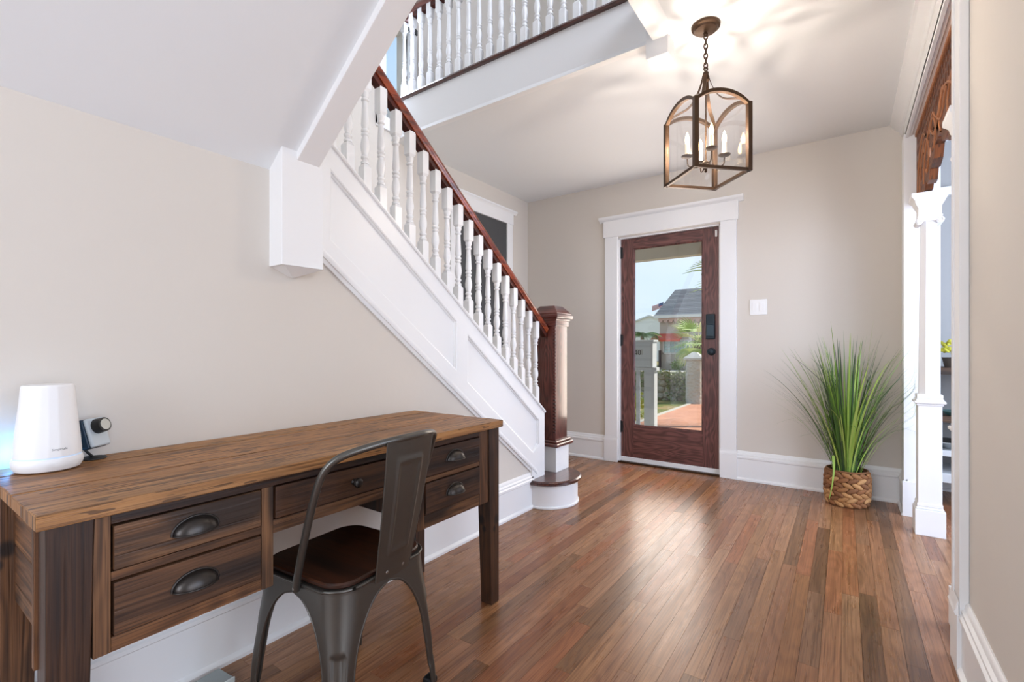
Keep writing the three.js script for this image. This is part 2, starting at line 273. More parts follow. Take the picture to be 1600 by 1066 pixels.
// ---------------------------------------------------------------- staircase
const SL = .76, yT = z => 1.251 + SL * (z + 1.975) + .005, yB = z => yT(z) - .478;
{
  const st = thing('staircase', 'white panelled staircase with closed stringer rising left behind the desk', 'staircase', [0, 0, 0]);
  const xf = -1.70, zA = -2.80, zB = -1.063;
  const p1 = [[-1.135, yT(-1.135) - .105], [-1.135, yT(-1.135) - .395], [-1.9, yT(-1.9) - .375], [-1.9, yT(-1.9) - .105]];
  const p2 = [[-1.985, yT(-1.985) - .105], [-1.985, yT(-1.985) - .375], [-2.66, Math.max(.16, yT(-2.66) - .375)], [-2.735, yT(-2.735) - .27], [-2.735, yT(-2.735) - .105]];
  const outline = [[zA, .185], [-2.64, .185], [-2.64, yB(-2.64)], [zB, yB(zB)], [zB, yT(zB)], [zA, yT(zA)]];
  obj('stringer', ext(0, outline, [p1, p2], xf - .02, xf), M.white, st);
  obj('stringer_core', ext(0, outline, [], xf - .09, xf - .018), M.white, st);
  for (const p of [p1, p2]) {                                        // recessed panel mouldings
    const ge = []; for (let i = 0; i < p.length; i++) {
      const a = p[i], b = p[(i + 1) % p.length], dx = b[0] - a[0], dy = b[1] - a[1], L = Math.hypot(dx, dy), cx = p.reduce((q, r) => q + r[0], 0) / p.length, cy = p.reduce((q, r) => q + r[1], 0) / p.length;
      let n = [-dy / L, dx / L]; if ((cx - a[0]) * n[0] + (cy - a[1]) * n[1] < 0) n = [-n[0], -n[1]];
      ge.push(sweep([[0, 0], [.013, 0], [.011, .006], [.006, .009], [.005, .016], [0, .018]], [xf - .0185, a[1], a[0]], [xf - .0185, b[1], b[0]], [0, n[1], n[0]], [1, 0, 0]));
    }
    obj('panel_moulding', ge, M.white, st);
  }
  obj('bottom_moulding', [sweep([[0, -.012], [.022, -.012], [.026, 0], [.024, .016], [.014, .024], [.010, .04], [0, .046]], [xf - .02, yB(-2.7), -2.70], [xf - .02, yB(-1.05), -1.05], [1, 0, 0]), sweep([[0, -.03], [.008, -.03], [.012, -.012], [0, -.012]], [xf - .018, yB(-2.7), -2.70], [xf - .018, yB(-1.05), -1.05], [1, 0, 0])], M.white, st);
  obj('stringer_cap', sweep([[-.105, 0], [.008, 0], [.012, .006], [.012, .014], [.006, .02], [-.105, .02]], [xf, yT(zA) - .012, zA], [xf, yT(zB) - .012, zB], [1, 0, 0]), M.white, st);
  // bullnose starting step
  const sh = []; for (let i = 0; i <= 24; i++) { const a = -Math.PI / 2 + Math.PI * i / 24; sh.push([-1.705 + .205 * Math.cos(a), -2.855 + .215 * Math.sin(a)]); }
  const base = [[XS, -3.07], ...sh, [XS, -2.64]], big = [[XS, -3.09]];
  for (let i = 0; i <= 24; i++) { const a = -Math.PI / 2 + Math.PI * i / 24; big.push([-1.705 + .232 * Math.cos(a), -2.855 + .24 * Math.sin(a)]); } big.push([XS, -2.615]);
  obj('starting_riser', ext(1, base, [], 0, .155), M.white, st);
  const sho = []; for (let i = 0; i <= 24; i++) { const a = -Math.PI / 2 + Math.PI * i / 24; sho.push([-1.705 + .214 * Math.cos(a), -2.855 + .224 * Math.sin(a)]); }
  obj('shoe_moulding', ext(1, [[XL, -3.079], ...sho, [XL, -2.631]], [], 0, .016, .003), M.white, st);
  obj('starting_tread', uvm(ext(1, big, [], .155, .186, .009), 2, .32, 1.2), M.tread, st);
  for (let k = 1; k < 9; k++) {
    const z = -2.855 + (k - 1) * .2434 + .02, y = .185 * (k + 1);
    obj('riser', box(XS, xf - .09, y - .185, y - .03, z, z + .02), M.white, st);
    obj('tread', wbox(0, XS, xf - .09, y - .03, y, z - .028, z + .2634, .006), M.tread, st);
  }
}
// balusters
function balusterGeo(h) {                                             // turned white baluster, base at y = 0
  const b0 = .155, t0 = h - .125, a = .02;
  const pr = [[0, b0], [.0175, b0 + .0], [.0185, b0 + .008], [.0125, b0 + .016], [.0125, b0 + .020], [.0175, b0 + .026], [.018, b0 + .032], [.0125, b0 + .038], [.0145, b0 + .05], [.0195, b0 + .07], [.0198, b0 + .085], [.0165, b0 + .108], [.0125, b0 + .124], [.0165, b0 + .129], [.0165, b0 + .136], [.0120, b0 + .140], [.0175, b0 + .146], [.0175, b0 + .153], [.0125, b0 + .158], [.0172, b0 + .172], [.0125, t0 - .05], [.012, t0 - .042], [.0170, t0 - .036], [.0170, t0 - .030], [.0125, t0 - .026], [.0140, t0 - .020], [.0175, t0 - .012], [.0185, t0 - .005], [.0175, t0], [0, t0]];
  const cone = y => { const g = new THREE.CylinderGeometry(.0165, a * 1.41, .014, 4, 1).toNonIndexed(); return M4(g, 0, Math.PI / 4, 0, [0, y, 0]); };
  const cone2 = y => { const g = new THREE.CylinderGeometry(a * 1.41, .0165, .014, 4, 1).toNonIndexed(); return M4(g, 0, Math.PI / 4, 0, [0, y, 0]); };
  const fl = g => { g.deleteAttribute('normal'); g.computeVertexNormals(); return g; };
  return merge([box(-a, a, 0, b0 - .014, -a, a), fl(cone(b0 - .007)), lathe(pr, 14), fl(cone2(t0 + .007)), box(-a, a, t0 + .014, h, -a, a)]);
}
const RAIL = [[-.026, 0], [.026, 0], [.026, .012], [.034, .022], [.034, .036], [.026, .046], [.024, .056], [.012, .064], [-.012, .064], [-.024, .056], [-.026, .046], [-.034, .036], [-.034, .022], [-.026, .012]];
{
  const xb = -1.748, rt = z => yT(z) + .663, b = thing('stair_railing', 'white turned balusters under a reddish wooden handrail climbing the stair', 'railing');
  const zr0 = -2.875, zr1 = -1.0;
  obj('handrail', uvm(sweep(RAIL, [xb, rt(zr0) - .064, zr0], [xb, rt(zr1) - .064, zr1], [1, 0, 0], [0, 1, 0], .9), 2, .32, 1.2), M.rail, b);
  obj('fillet', uvm(sweep([[-.019, -.030], [.019, -.030], [.019, .004], [-.019, .004]], [xb, rt(zr0) - .064, zr0], [xb, rt(zr1) - .064, zr1], [1, 0, 0]), 2, .32, 1.2), M.railDark, b);
  const g = balusterGeo(.60 + .0);
  for (let i = 0; i < 20; i++) { const z = -2.758 + i * .0886; const m = obj('baluster', g, M.whiteSatin, b); m.position.set(xb, yT(z) - .012, z); }
}
{
  const g = balusterGeo(.655), b = thing('gallery_railing', 'upstairs gallery railing of white turned balusters above the hall ceiling', 'railing'), zb = -2.425;
  obj('bottom_rail', uvm(ext(0, [[-2.47, H2 - .014], [-2.338, H2 - .014], [-2.33, H2 - .004], [-2.338, H2 + .010], [-2.47, H2 + .010]], [], XS, .32), 0, .32, 1.2), M.tread, b);
  obj('handrail', uvm(sweep(RAIL, [XS, 3.53, zb], [.32, 3.53, zb], [0, 0, 1], [0, 1, 0], .9), 0, .32, 1.2), M.newel, b);
  obj('fillet', uvm(box(XS, .32, 3.498, 3.535, zb - .019, zb + .019), 0, .32, 1.2), M.railDark, b);
  for (let i = 0; i < 22; i++) { const m = obj('baluster', g, M.whiteSatin, b); m.position.set(-2.70 + i * .0905, H2 + .008, zb); }
}
{
  const n = thing('newel_post', 'square reddish wood newel post on white base at the stair foot', 'newel post', [-1.755, .186, -2.987]);
  const w = .093;
  obj('base_block', box(-w, w, 0, .178, -w, w, .002), M.white, n);
  obj('base_moulding', [uvm(ext(1, [[-.118, -.118], [.118, -.118], [.118, .118], [-.118, .118]], [], .178, .204, .006), 0, .32, 1.2), uvm(ext(1, [[-.105, -.105], [.105, -.105], [.105, .105], [-.105, .105]], [], .204, .222, .005), 0, .32, 1.2)], M.newel, n);
  obj('shaft', uvm(box(-.084, .084, .222, 1.075, -.084, .084, .003), 1, .32, 1.2), M.newel, n);
  obj('collar', uvm(box(-.094, .094, 1.035, 1.075, -.094, .094, .004), 0, .32, 1.2), M.newel, n);
  const cap = []; for (const [r, y0, y1] of [[.1, 1.075, 1.092], [.116, 1.092, 1.118], [.108, 1.118, 1.132]]) cap.push(uvm(ext(1, [[-r, -r], [r, -r], [r, r], [-r, r]], [], y0, y1, .004), 0, .32, 1.2));
  const py = new THREE.CylinderGeometry(.06 * 1.41, .105 * 1.41, .05, 4, 1).toNonIndexed(); M4(py, 0, Math.PI / 4, 0, [0, 1.157, 0]); py.deleteAttribute('normal'); py.computeVertexNormals(); cap.push(uvm(py, 0, .32, 1.2));
  obj('cap', cap, M.newel, n);
  const d = []; for (let i = 0; i < 30; i++) for (const z of [.0855]) d.push(box(.066, .0835, .275 + i * .0252, .2875 + i * .0252, z - .004, z + .006));
  stuff(obj('dentil_trim', d, M.railDark, n));
}

// ---------------------------------------------------------------- front door and casing
{
  const zc = -4.165, c = structGroup('trim_door', 'white moulded casing with head cap around the front door', 'trim');
  obj('casing_side', [box(-1.861, -1.735, 0, 2.11, ZF, zc, .003), box(-1.868, -1.733, 0, .2, ZF, zc + .008, .003), sweep([[0, 0], [.008, 0], [.008, .012], [.002, .022], [.002, .035], [0, .035]], [-1.868, .2, zc], [-1.733, .2, zc], [0, 0, 1])], M.white, c);
  obj('casing_side', [box(-.84, -.718, 0, 2.11, ZF, zc, .003), box(-.842, -.711, 0, .2, ZF, zc + .008, .003), sweep([[0, 0], [.008, 0], [.008, .012], [.002, .022], [.002, .035], [0, .035]], [-.842, .2, zc], [-.711, .2, zc], [0, 0, 1])], M.white, c);
  obj('casing_head', [box(-1.875, -.705, 2.11, 2.262, ZF, zc + .006, .003)], M.white, c);
  obj('head_cap', [sweep([[0, 0], [.018, 0], [.026, .012], [.044, .022], [.05, .032], [.05, .046], [0, .046]], [-1.915, 2.255, ZF], [-.665, 2.255, ZF], [0, 0, 1])], M.white, c);
  obj('jamb', [box(-1.735, -1.722, 0, 2.095, -4.34, ZF), box(-.853, -.84, 0, 2.095, -4.34, ZF), box(-1.735, -.84, 2.085, 2.097, -4.34, ZF)], M.white, c);
}
{
  const d = structGroup('door_1', 'dark stained wood front door with a full glass lite', 'door'), z0 = -4.262, z1 = -4.222, X0 = -1.722, X1 = -.853, y0 = .028, y1 = 2.084, gx0 = -1.602, gx1 = -.988, gy0 = .345, gy1 = 1.99;
  obj('stile', wbox(1, X0, gx0, y0, y1, z0, z1, .002), M.door, d);
  obj('stile', wbox(1, gx1, X1, y0, y1, z0, z1, .002), M.door, d);
  obj('rail', wbox(0, gx0, gx1, gy1, y1, z0, z1, .002), M.door, d);
  obj('rail', wbox(0, gx0, gx1, y0, gy0, z0, z1, .002), M.door, d);
  const q = [[0, 0], [.014, 0], [.012, .006], [.004, .012], [0, .012]];
  obj('glazing_bead', [uvm(sweep(q, [gx0, gy0, z1 - .014], [gx0, gy1, z1 - .014], [1, 0, 0], [0, 0, 1])), uvm(sweep(q, [gx1, gy0, z1 - .014], [gx1, gy1, z1 - .014], [-1, 0, 0], [0, 0, 1])), uvm(sweep(q, [gx0, gy0, z1 - .014], [gx1, gy0, z1 - .014], [0, 1, 0], [0, 0, 1])), uvm(sweep(q, [gx0, gy1, z1 - .014], [gx1, gy1, z1 - .014], [0, -1, 0], [0, 0, 1]))], M.door, d);
  obj('glass_pane', box(gx0, gx1, gy0, gy1, -4.244, -4.240), M.glass, d);
  for (const y of [.33, 1.14, 1.96]) obj('hinge', [M4(cyl(.009, .009, .11, 10), 0, 0, 0, [X0 - .004, y, z1 + .006]), box(X0 - .003, X0 + .02, y - .05, y + .05, z1, z1 + .003)], M.black, d).userData.label = 'black hinge';
  const k = obj('door_knob', [M4(lathe([[0, 0], [.032, 0], [.032, .006], [.028, .010], [.011, .014], [.010, .032], [.022, .038], [.027, .050], [.024, .060], [.012, .066], [0, .067]], 24), Math.PI / 2, 0, 0, [-.918, 1.035, z1])], M.lock, d); k.userData.label = 'dark round door knob';
  const lk = obj('keypad_lock', [box(-.962, -.888, 1.14, 1.352, z1, z1 + .024, .008)], M.lock, d); lk.userData.label = 'dark keypad deadbolt';
  obj('lock_cover', box(-.954, -.896, 1.165, 1.262, z1 + .024, z1 + .032, .004), std({ color: 0x1d3640, roughness: .35 }), lk);
  obj('door_sensor', box(-.888, -.872, 2.0, 2.055, z1, z1 + .012, .003), M.plastic, d);
  obj('door_sweep', box(X0, X1, .012, .052, z1, z1 + .012, .002), M.white, d);
  obj('threshold', [box(-1.735, -.84, 0, .014, -4.345, -4.175, .003)], M.bronze, d);
}
{
  const s = thing('light_switch', 'white double rocker light switch plate right of the front door', 'light switch', [-.56, 1.39, ZF]);
  obj('plate', box(-.062, .062, -.062, .062, 0, .007, .003), M.plastic, s);
  obj('rocker', box(-.042, -.009, -.034, .034, .007, .011, .001), M.plastic, s); obj('rocker', box(.009, .042, -.034, .034, .007, .011, .001), M.plastic, s);
}
// window on the stair wall with a dark shade
{
  const w = structGroup('window_1', 'white cased window with dark grey shade on the stair wall', 'window'), x = XS;
  obj('shade', box(x + .004, x + .012, .82, 2.30, -3.79, -3.05), M.darkShade, w).userData.label = 'dark grey roller shade';
  obj('window_frame', [box(x, x + .026, .78, 2.31, -3.875, -3.785, .002), box(x, x + .026, .78, 2.31, -3.055, -2.965, .002), box(x, x + .03, 2.30, 2.41, -3.885, -2.955, .002), sweep([[0, 0], [.03, 0], [.04, .014], [.05, .02], [.05, .034], [0, .034]], [x, 2.405, -3.93], [x, 2.405, -2.91], [1, 0, 0])], M.white, w);
  obj('window_sill', box(x, x + .06, .75, .785, -3.9, -2.94, .003), M.white, w);
}
{
  const w = structGroup('window_2', 'bright stair window seen behind the gallery balusters', 'window'), x = XS;
  obj('pane', box(x - .06, x - .055, 2.75, 3.5, -2.50, -2.28), M.glass, w);
  obj('window_frame', [box(x - .02, x + .02, 2.68, 3.52, -2.28, -2.20), box(x - .02, x + .02, 2.68, 3.52, -2.58, -2.50), box(x - .02, x + .022, 2.66, 2.75, -2.58, -2.20)], M.white, w);
  obj('head', box(x - .02, x + .03, 3.5, 3.54, -2.58, -2.20), M.darkShade, w);
}

// ---------------------------------------------------------------- cased opening with columns on the right
{
  const j = structGroup('trim_opening', 'white jambs and header casing of the column opening', 'trim');
  obj('far_jamb', [box(.305, .48, 0, 2.42, -4.0, -3.88, .002), box(.298, .48, 0, .22, -3.9, -3.874, .002)], M.white, j);
  obj('header', [box(.318, .345, 2.40, HC - .05, -4.0, -2.1, .002), box(.318, .48, 2.405, 2.45, -4.0, -2.1, .002), box(.313, .33, 2.395, 2.412, -4.0, -2.1, .003), box(.345, .48, 2.44, HC, -3.9, -2.1)], M.white, j);
  obj('near_jamb', [box(.305, .33, 0, HC - .07, -2.205, -2.10, .003), box(.330, .48, 0, 2.42, -2.215, -2.18, .002), box(.300, .31, 0, HC - .07, -2.205, -2.18, .003)], M.white, j);
  obj('near_plinth', [box(.298, .335, 0, .19, -2.212, -2.094, .002), sweep([[0, 0], [.008, 0], [.012, .01], [.006, .022], [.006, .03], [.002, .044], [0, .05]], [.303, .19, -2.21], [.303, .19, -2.095], [-1, 0, 0])], M.white, j);
}
function column(name, label, zc) {
  const c = thing(name, label, 'column', [.394, 0, zc], 0);
  const w = .066;
  obj('plinth', [box(-w, w, 0, .145, -w, w, .002), ext(1, [[-.06, -.06], [.06, -.06], [.06, .06], [-.06, .06]], [], .145, .160, .005), ext(1, [[-.056, -.056], [.056, -.056], [.056, .056], [-.056, .056]], [], .160, .182, .004)], M.white, c);
  obj('pedestal', box(-.052, .052, .18, .745, -.052, .052, .002), M.white, c);
  obj('pedestal_cap', [[.058, .735, .748], [.068, .748, .764], [.060, .764, .776], [.056, .776, .80]].map(([r, a, b]) => ext(1, [[-r, -r], [r, -r], [r, r], [-r, r]], [], a, b, .004)), M.white, c);
  const oct = r => [...Array(8)].map((_, i) => { const a = Math.PI / 8 + i * Math.PI / 4; return [r * Math.cos(a), r * Math.sin(a)]; });
  const sh = new THREE.CylinderGeometry(.038, .049, .99, 8, 1).toNonIndexed(); sh.rotateY(Math.PI / 8); sh.translate(0, 1.295, 0); sh.deleteAttribute('normal'); sh.computeVertexNormals();
  obj('shaft', sh, M.white, c);
  const v = []; for (const sz of [-1, 1]) for (const sx of [-1, 1]) { v.push(M4(cyl(.017, .017, .05, 14), Math.PI / 2, 0, 0, [sx * .046, 1.787, sz * .027])); v.push(M4(new THREE.TorusGeometry(.0105, .0035, 6, 14).toNonIndexed(), 0, 0, 0, [sx * .046, 1.787, sz * .053])); }
  obj('volutes', [...v, box(-.05, .05, 1.785, 1.803, -.05, .05, .003)], M.white, c);
  const prof = [[.052, 1.803], [.055, 1.812], [.050, 1.818], [.050, 1.862], [.054, 1.872], [.062, 1.886], [.066, 1.906], [.076, 1.918], [.082, 1.925], [.082, 1.945]], sq = [];
  for (let i = 0; i < prof.length - 1; i++) { const [r0, y0] = prof[i], [r1, y1] = prof[i + 1]; const g = new THREE.CylinderGeometry(r1 * 1.4142, r0 * 1.4142, y1 - y0, 4, 1).toNonIndexed(); M4(g, 0, Math.PI / 4, 0, [0, (y0 + y1) / 2, 0]); g.deleteAttribute('normal'); g.computeVertexNormals(); sq.push(g); }
  obj('capital', sq, M.white, c);
}
column('column', 'white square column with moulded capital beside the grass plant', -3.595);
column('column', 'near white column mostly hidden behind the right casing', -2.40);
// carved fretwork between the columns
{
  const f = thing('fretwork_panel', 'pierced brown wooden fretwork panel above the white column capital', 'fretwork', [.385, 0, 0]);
  const zA = -3.875, zB = -2.22, mid = (zA + zB) / 2;
  const half = [[zA, 2.40], [zA, 1.953], [-3.60, 1.953], [-3.50, 1.953], [-3.46, 1.99], [-3.40, 1.955], [-3.34, 1.96], [-3.31, 2.01], [-3.25, 2.0], [-3.17, 2.02], [-3.13, 2.075], [-3.06, 2.08], [-3.02, 2.13], [-2.95, 2.16], [-2.86, 2.175], [mid + .1, 2.19], [mid, 2.19]];
  const out = [...half, ...half.slice(0, -1).reverse().map(([z, y]) => [2 * mid - z, y])];
  const holes = [], cir = (z, y, r, k = 1) => { const p = []; for (let i = 0; i < 12; i++) p.push([z + r * k * Math.cos(-i * Math.PI / 6), y + r * Math.sin(-i * Math.PI / 6)]); holes.push(p); };
  for (let i = 0; i < 30; i++) { const z = zA + .04 + i * .0545; if (z < zB - .02) cir(z, 2.365, .018); if (z < zB - .04) cir(z + .027, 2.325, .016); }
  for (let i = 0; i < 26; i++) { const z = zA + .06 + i * .062; if (z < zB - .05) cir(z, 2.268, .026, .75); }
  for (const s of [0, 1]) for (const [z, y, r, k] of [[-3.82, 2.19, .028, 1], [-3.82, 2.10, .03, .8], [-3.82, 2.01, .028, .9], [-3.735, 2.20, .024, 1], [-3.73, 2.12, .034, .8], [-3.74, 2.02, .034, .8], [-3.65, 2.19, .03, .9], [-3.63, 2.08, .042, .8], [-3.65, 2.0, .022, 1], [-3.55, 2.19, .026, 1.1], [-3.53, 2.10, .032, .9], [-3.44, 2.18, .032, .9], [-3.42, 2.06, .04, .8], [-3.33, 2.19, .026, 1], [-3.31, 2.10, .032, 1], [-3.22, 2.18, .03, .9], [-3.21, 2.09, .024, 1], [-3.12, 2.19, .03, .9], [-3.03, 2.21, .022, 1.2]]) cir(s ? 2 * mid - z : z, y, r, k);
  obj('panel', uvm(ext(0, out, holes, -.018, .018), 2, .32, 1.2), M.fret, f);
  const sc = []; for (const s of [0, 1]) { const mz = z => s ? 2 * mid - z : z; for (const c of [[[-3.80, 1.97], [-3.78, 2.1], [-3.70, 2.22], [-3.58, 2.29], [-3.45, 2.24]], [[-3.70, 1.97], [-3.68, 2.08], [-3.58, 2.19], [-3.44, 2.22], [-3.33, 2.13], [-3.38, 2.02], [-3.45, 2.05]], [[-3.52, 1.99], [-3.50, 2.1], [-3.38, 2.2], [-3.2, 2.24], [-3.1, 2.14], [-3.16, 2.07]], [[-3.3, 2.22], [-3.15, 2.14], [-3.0, 2.2], [-2.9, 2.26], [-2.82, 2.2]]]) sc.push(tube(c.map(([z, y]) => [-.018, y, mz(z)]), .0062, 28, 6)); }
  sc.push(box(-.026, .026, 2.385, 2.405, zA, zB, .003));
  obj('scrollwork', sc, std({ color: 0xa4683e, roughness: .5 }), f);
}
// side room seen through the gap: shelf with its things, cornice
{
  struct('trim_side_room', [box(.48, 2.3, 2.2, 2.26, -4.75, -4.70, .004), sweep(BB, [.48, 0, -4.75], [2.3, 0, -4.75], [0, 0, 1])], M.white, 'white picture rail and baseboard in the side room', 'trim');
  const s = thing('shelf_unit', 'grey open shelf unit in the side room behind the column', 'shelf', [.50, 0, -4.5]);
  const gm = std({ color: 0x8f8c88, roughness: .5, map: null }), wm = std({ color: 0xc9cac9, roughness: .4 });
  const gw = std({ map: texDesk, color: 0xc0bcb8, roughness: .6 });
  obj('shelf', wbox(0, 0, .9, .885, .93, -.2, .2), gw, s); obj('shelf', wbox(0, 0, .9, .56, .60, -.2, .2), gw, s); obj('shelf', box(0, .9, .33, .37, -.2, .2, .004), wm, s); obj('shelf', box(0, .9, .15, .215, -.2, .2, .006), wm, s);
  for (const x of [.004, .87]) for (const z of [-.18, .16]) obj('upright', box(x, x + .026, 0, .93, z, z + .026, .003), gm, s);
  obj('back_panel', box(0, .9, .2, .9, -.205, -.195), gm, s);
  const p = thing('potted_flowers', 'yellow green flowers in a small brown pot on the top shelf', 'plant', [.615, .93, -4.40]);
  obj('pot', lathe([[0, 0], [.05, 0], [.065, .07], [.06, .07], [.045, .02], [0, .02]], 16), std({ color: 0x4a4138, roughness: .8 }), p);
  const r = mulberry(5), fl = []; for (let i = 0; i < 46; i++) { const g = new THREE.SphereGeometry(.014 + .01 * r(), 6, 4).toNonIndexed(); g.scale(1, .45, .7); M4(g, r() * 2, r() * 6, r() * 2, [(r() - .5) * .13, .10 + r() * .09, (r() - .5) * .12]); fl.push(g); }
  obj('blossoms', fl, std({ color: 0xb9b53a, roughness: .7 }), p);
  tag(obj('serving_bowl', M4(lathe([[0, 0], [.05, 0], [.06, .006], [.13, .05], [.128, .054], [.055, .012], [0, .01]], 28), 0, 0, 0, [.60, .37, -4.42]), phys({ color: 0xb8bcbc, metalness: .9, roughness: .18 })), 'shiny silver bowl on the shelf below the flowers', 'bowl');
  tag(obj('glass_dish', M4(lathe([[0, 0], [.04, 0], [.08, .03], [.078, .033], [.038, .006], [0, .006]], 24), 0, 0, 0, [.62, .60, -4.40]), phys({ color: 0x9dbcb8, roughness: .08, transmission: .8, thickness: 0 })), 'small greenish glass dish on the middle shelf', 'dish');
}

// ---------------------------------------------------------------- lantern
{
  const Lp = thing('lantern_pendant', 'bronze square glass lantern with candle bulbs hanging by a chain', 'pendant lamp', [-.545, 0, -2.385], 0);
  const R = .188, yb = 1.872, yt = 2.188, C = [[0, R], [R, 0], [0, -R], [-R, 0]];
  obj('canopy', M4(lathe([[0, -.03], [.02, -.03], [.05, -.024], [.054, -.016], [.064, -.012], [.066, 0], [0, 0]], 32), 0, 0, 0, [0, HC, 0]), M.bronze, Lp);
  obj('loop', [M4(new THREE.TorusGeometry(.009, .0028, 8, 16).toNonIndexed(), 0, .6, 0, [0, HC - .04, 0]), M4(new THREE.TorusGeometry(.009, .0028, 8, 16).toNonIndexed(), 0, .6, 0, [0, 2.402, 0]), M4(new THREE.SphereGeometry(.014, 14, 10).toNonIndexed(), 0, 0, 0, [0, 2.378, 0]), M4(cyl(.012, .016, .03, 14), 0, 0, 0, [0, 2.36, 0])], M.bronze, Lp);
  const lk = new THREE.TorusGeometry(.0085, .0024, 8, 18).toNonIndexed(); lk.scale(1, 1.75, 1);
  for (let i = 0; i < 7; i++) { const m = obj('chain_link', lk, M.bronze, Lp); m.position.set(0, 2.418 + i * .0232, 0); m.rotation.y = .5 + (i % 2) * Math.PI / 2; }
  const b = .0105;
  for (const [x, z] of C) { const g = box(-b, b, yb, yt, -b, b, .001); g.applyMatrix4(new THREE.Matrix4().makeRotationY(Math.PI / 4)); g.translate(x, 0, z); obj('post', g, M.bronze, Lp); }
  for (let k = 0; k < 4; k++) {
    const A = C[k], B = C[(k + 1) % 4], L = Math.hypot(B[0] - A[0], B[1] - A[1]), ang = Math.atan2(-(B[1] - A[1]), B[0] - A[0]), mx = (A[0] + B[0]) / 2, mz = (A[1] + B[1]) / 2, place = g => M4(g, 0, ang, 0, [mx, 0, mz]);
    obj('bottom_bar', place(box(-L / 2, L / 2, yb, yb + .014, -.007, .007, .001)), M.bronze, Lp);
    const arc = (dy, n = 16) => [...Array(n + 1)].map((_, i) => { const t = -1 + 2 * i / n; return [t * L / 2, yt - .02 + .052 * (1 - t * t) * (1 + .25 * t * t) + dy]; });
    obj('arch', place(ext(2, [...arc(0), ...arc(.016).reverse()], [], -.009, .009)), M.bronze, Lp);
    obj('glass_pane', place(ext(2, [[-L / 2 + .006, yb + .01], [L / 2 - .006, yb + .01], ...arc(.002).reverse().slice(1, -1)], [], -.0012, .0012)), M.glass, Lp);
    const d = [A[0] / R, A[1] / R], st = [[R, yt], [.165, 2.208], [.125, 2.222], [.085, 2.235], [.055, 2.262], [.032, 2.305], [.018, 2.345], [.012, 2.372]];
    const c = new THREE.CatmullRomCurve3(st.map(([r, y]) => new THREE.Vector3(r, y, 0))), n = 26, top = [], bot = [];
    for (let i = 0; i <= n; i++) { const p = c.getPoint(i / n), t = c.getTangent(i / n), nx = -t.y, ny = t.x; top.push([p.x + nx * .0015, p.y + ny * .0015]); bot.push([p.x - nx * .0015, p.y - ny * .0015]); }
    obj('scroll_strap', M4(ext(2, [...top, ...bot.reverse()], [], -.008, .008), 0, Math.atan2(-d[1], d[0]), 0), M.bronze, Lp);
  }
  obj('stem', [M4(cyl(.004, .004, .44, 10), 0, 0, 0, [0, 2.15, 0]), M4(lathe([[0, -.03], [.006, -.028], [.009, -.018], [.02, -.01], [.022, .004], [.012, .012], [.006, .02], [0, .02]], 16), 0, 0, 0, [0, 1.945, 0]), M4(new THREE.SphereGeometry(.007, 10, 8).toNonIndexed(), 0, 0, 0, [0, 1.912, 0])], M.bronze, Lp);
  const flame = lathe([[0, 0], [.007, 0], [.0095, .012], [.0105, .022], [.008, .036], [.004, .05], [.001, .058], [0, .058]], 14);
  const warm = std({ color: 0xffe9c8, emissive: 0xffdca6, emissiveIntensity: 9 });
  for (let k = 0; k < 4; k++) {
    const a = k * Math.PI / 2 + 1.06, r = .086, cx = r * Math.cos(a), cz = r * Math.sin(a) * 1, dd = [Math.cos(a), Math.sin(a)];
    obj('candle_arm', tube([[dd[0] * .012, 1.945, dd[1] * .012], [dd[0] * .045, 1.93, dd[1] * .045], [dd[0] * .08, 1.94, dd[1] * .08], [cx, 1.975, cz]], .0032, 20, 8), M.bronze, Lp);
    obj('drip_cup', M4(lathe([[0, 0], [.01, 0], [.026, .006], [.028, .010], [.012, .006], [0, .006]], 20), 0, 0, 0, [cx, 1.978, cz]), M.bronze, Lp);
    obj('candle_sleeve', M4(cyl(.0095, .0095, .062, 14), 0, 0, 0, [cx, 2.014, cz]), std({ color: 0xe8d9b8, roughness: .5 }), Lp);
    const bl = obj('bulb', M4(flame.clone(), 0, 0, 0, [cx, 2.045, cz]), warm, Lp); bl.castShadow = false;
    const p = new THREE.PointLight(0xfff0e0, PEND, 0, 2); p.position.set(cx, 2.07, cz); p.castShadow = true; p.shadow.radius = .5; Lp.add(p); p.name = 'bulb_light';
  }
}

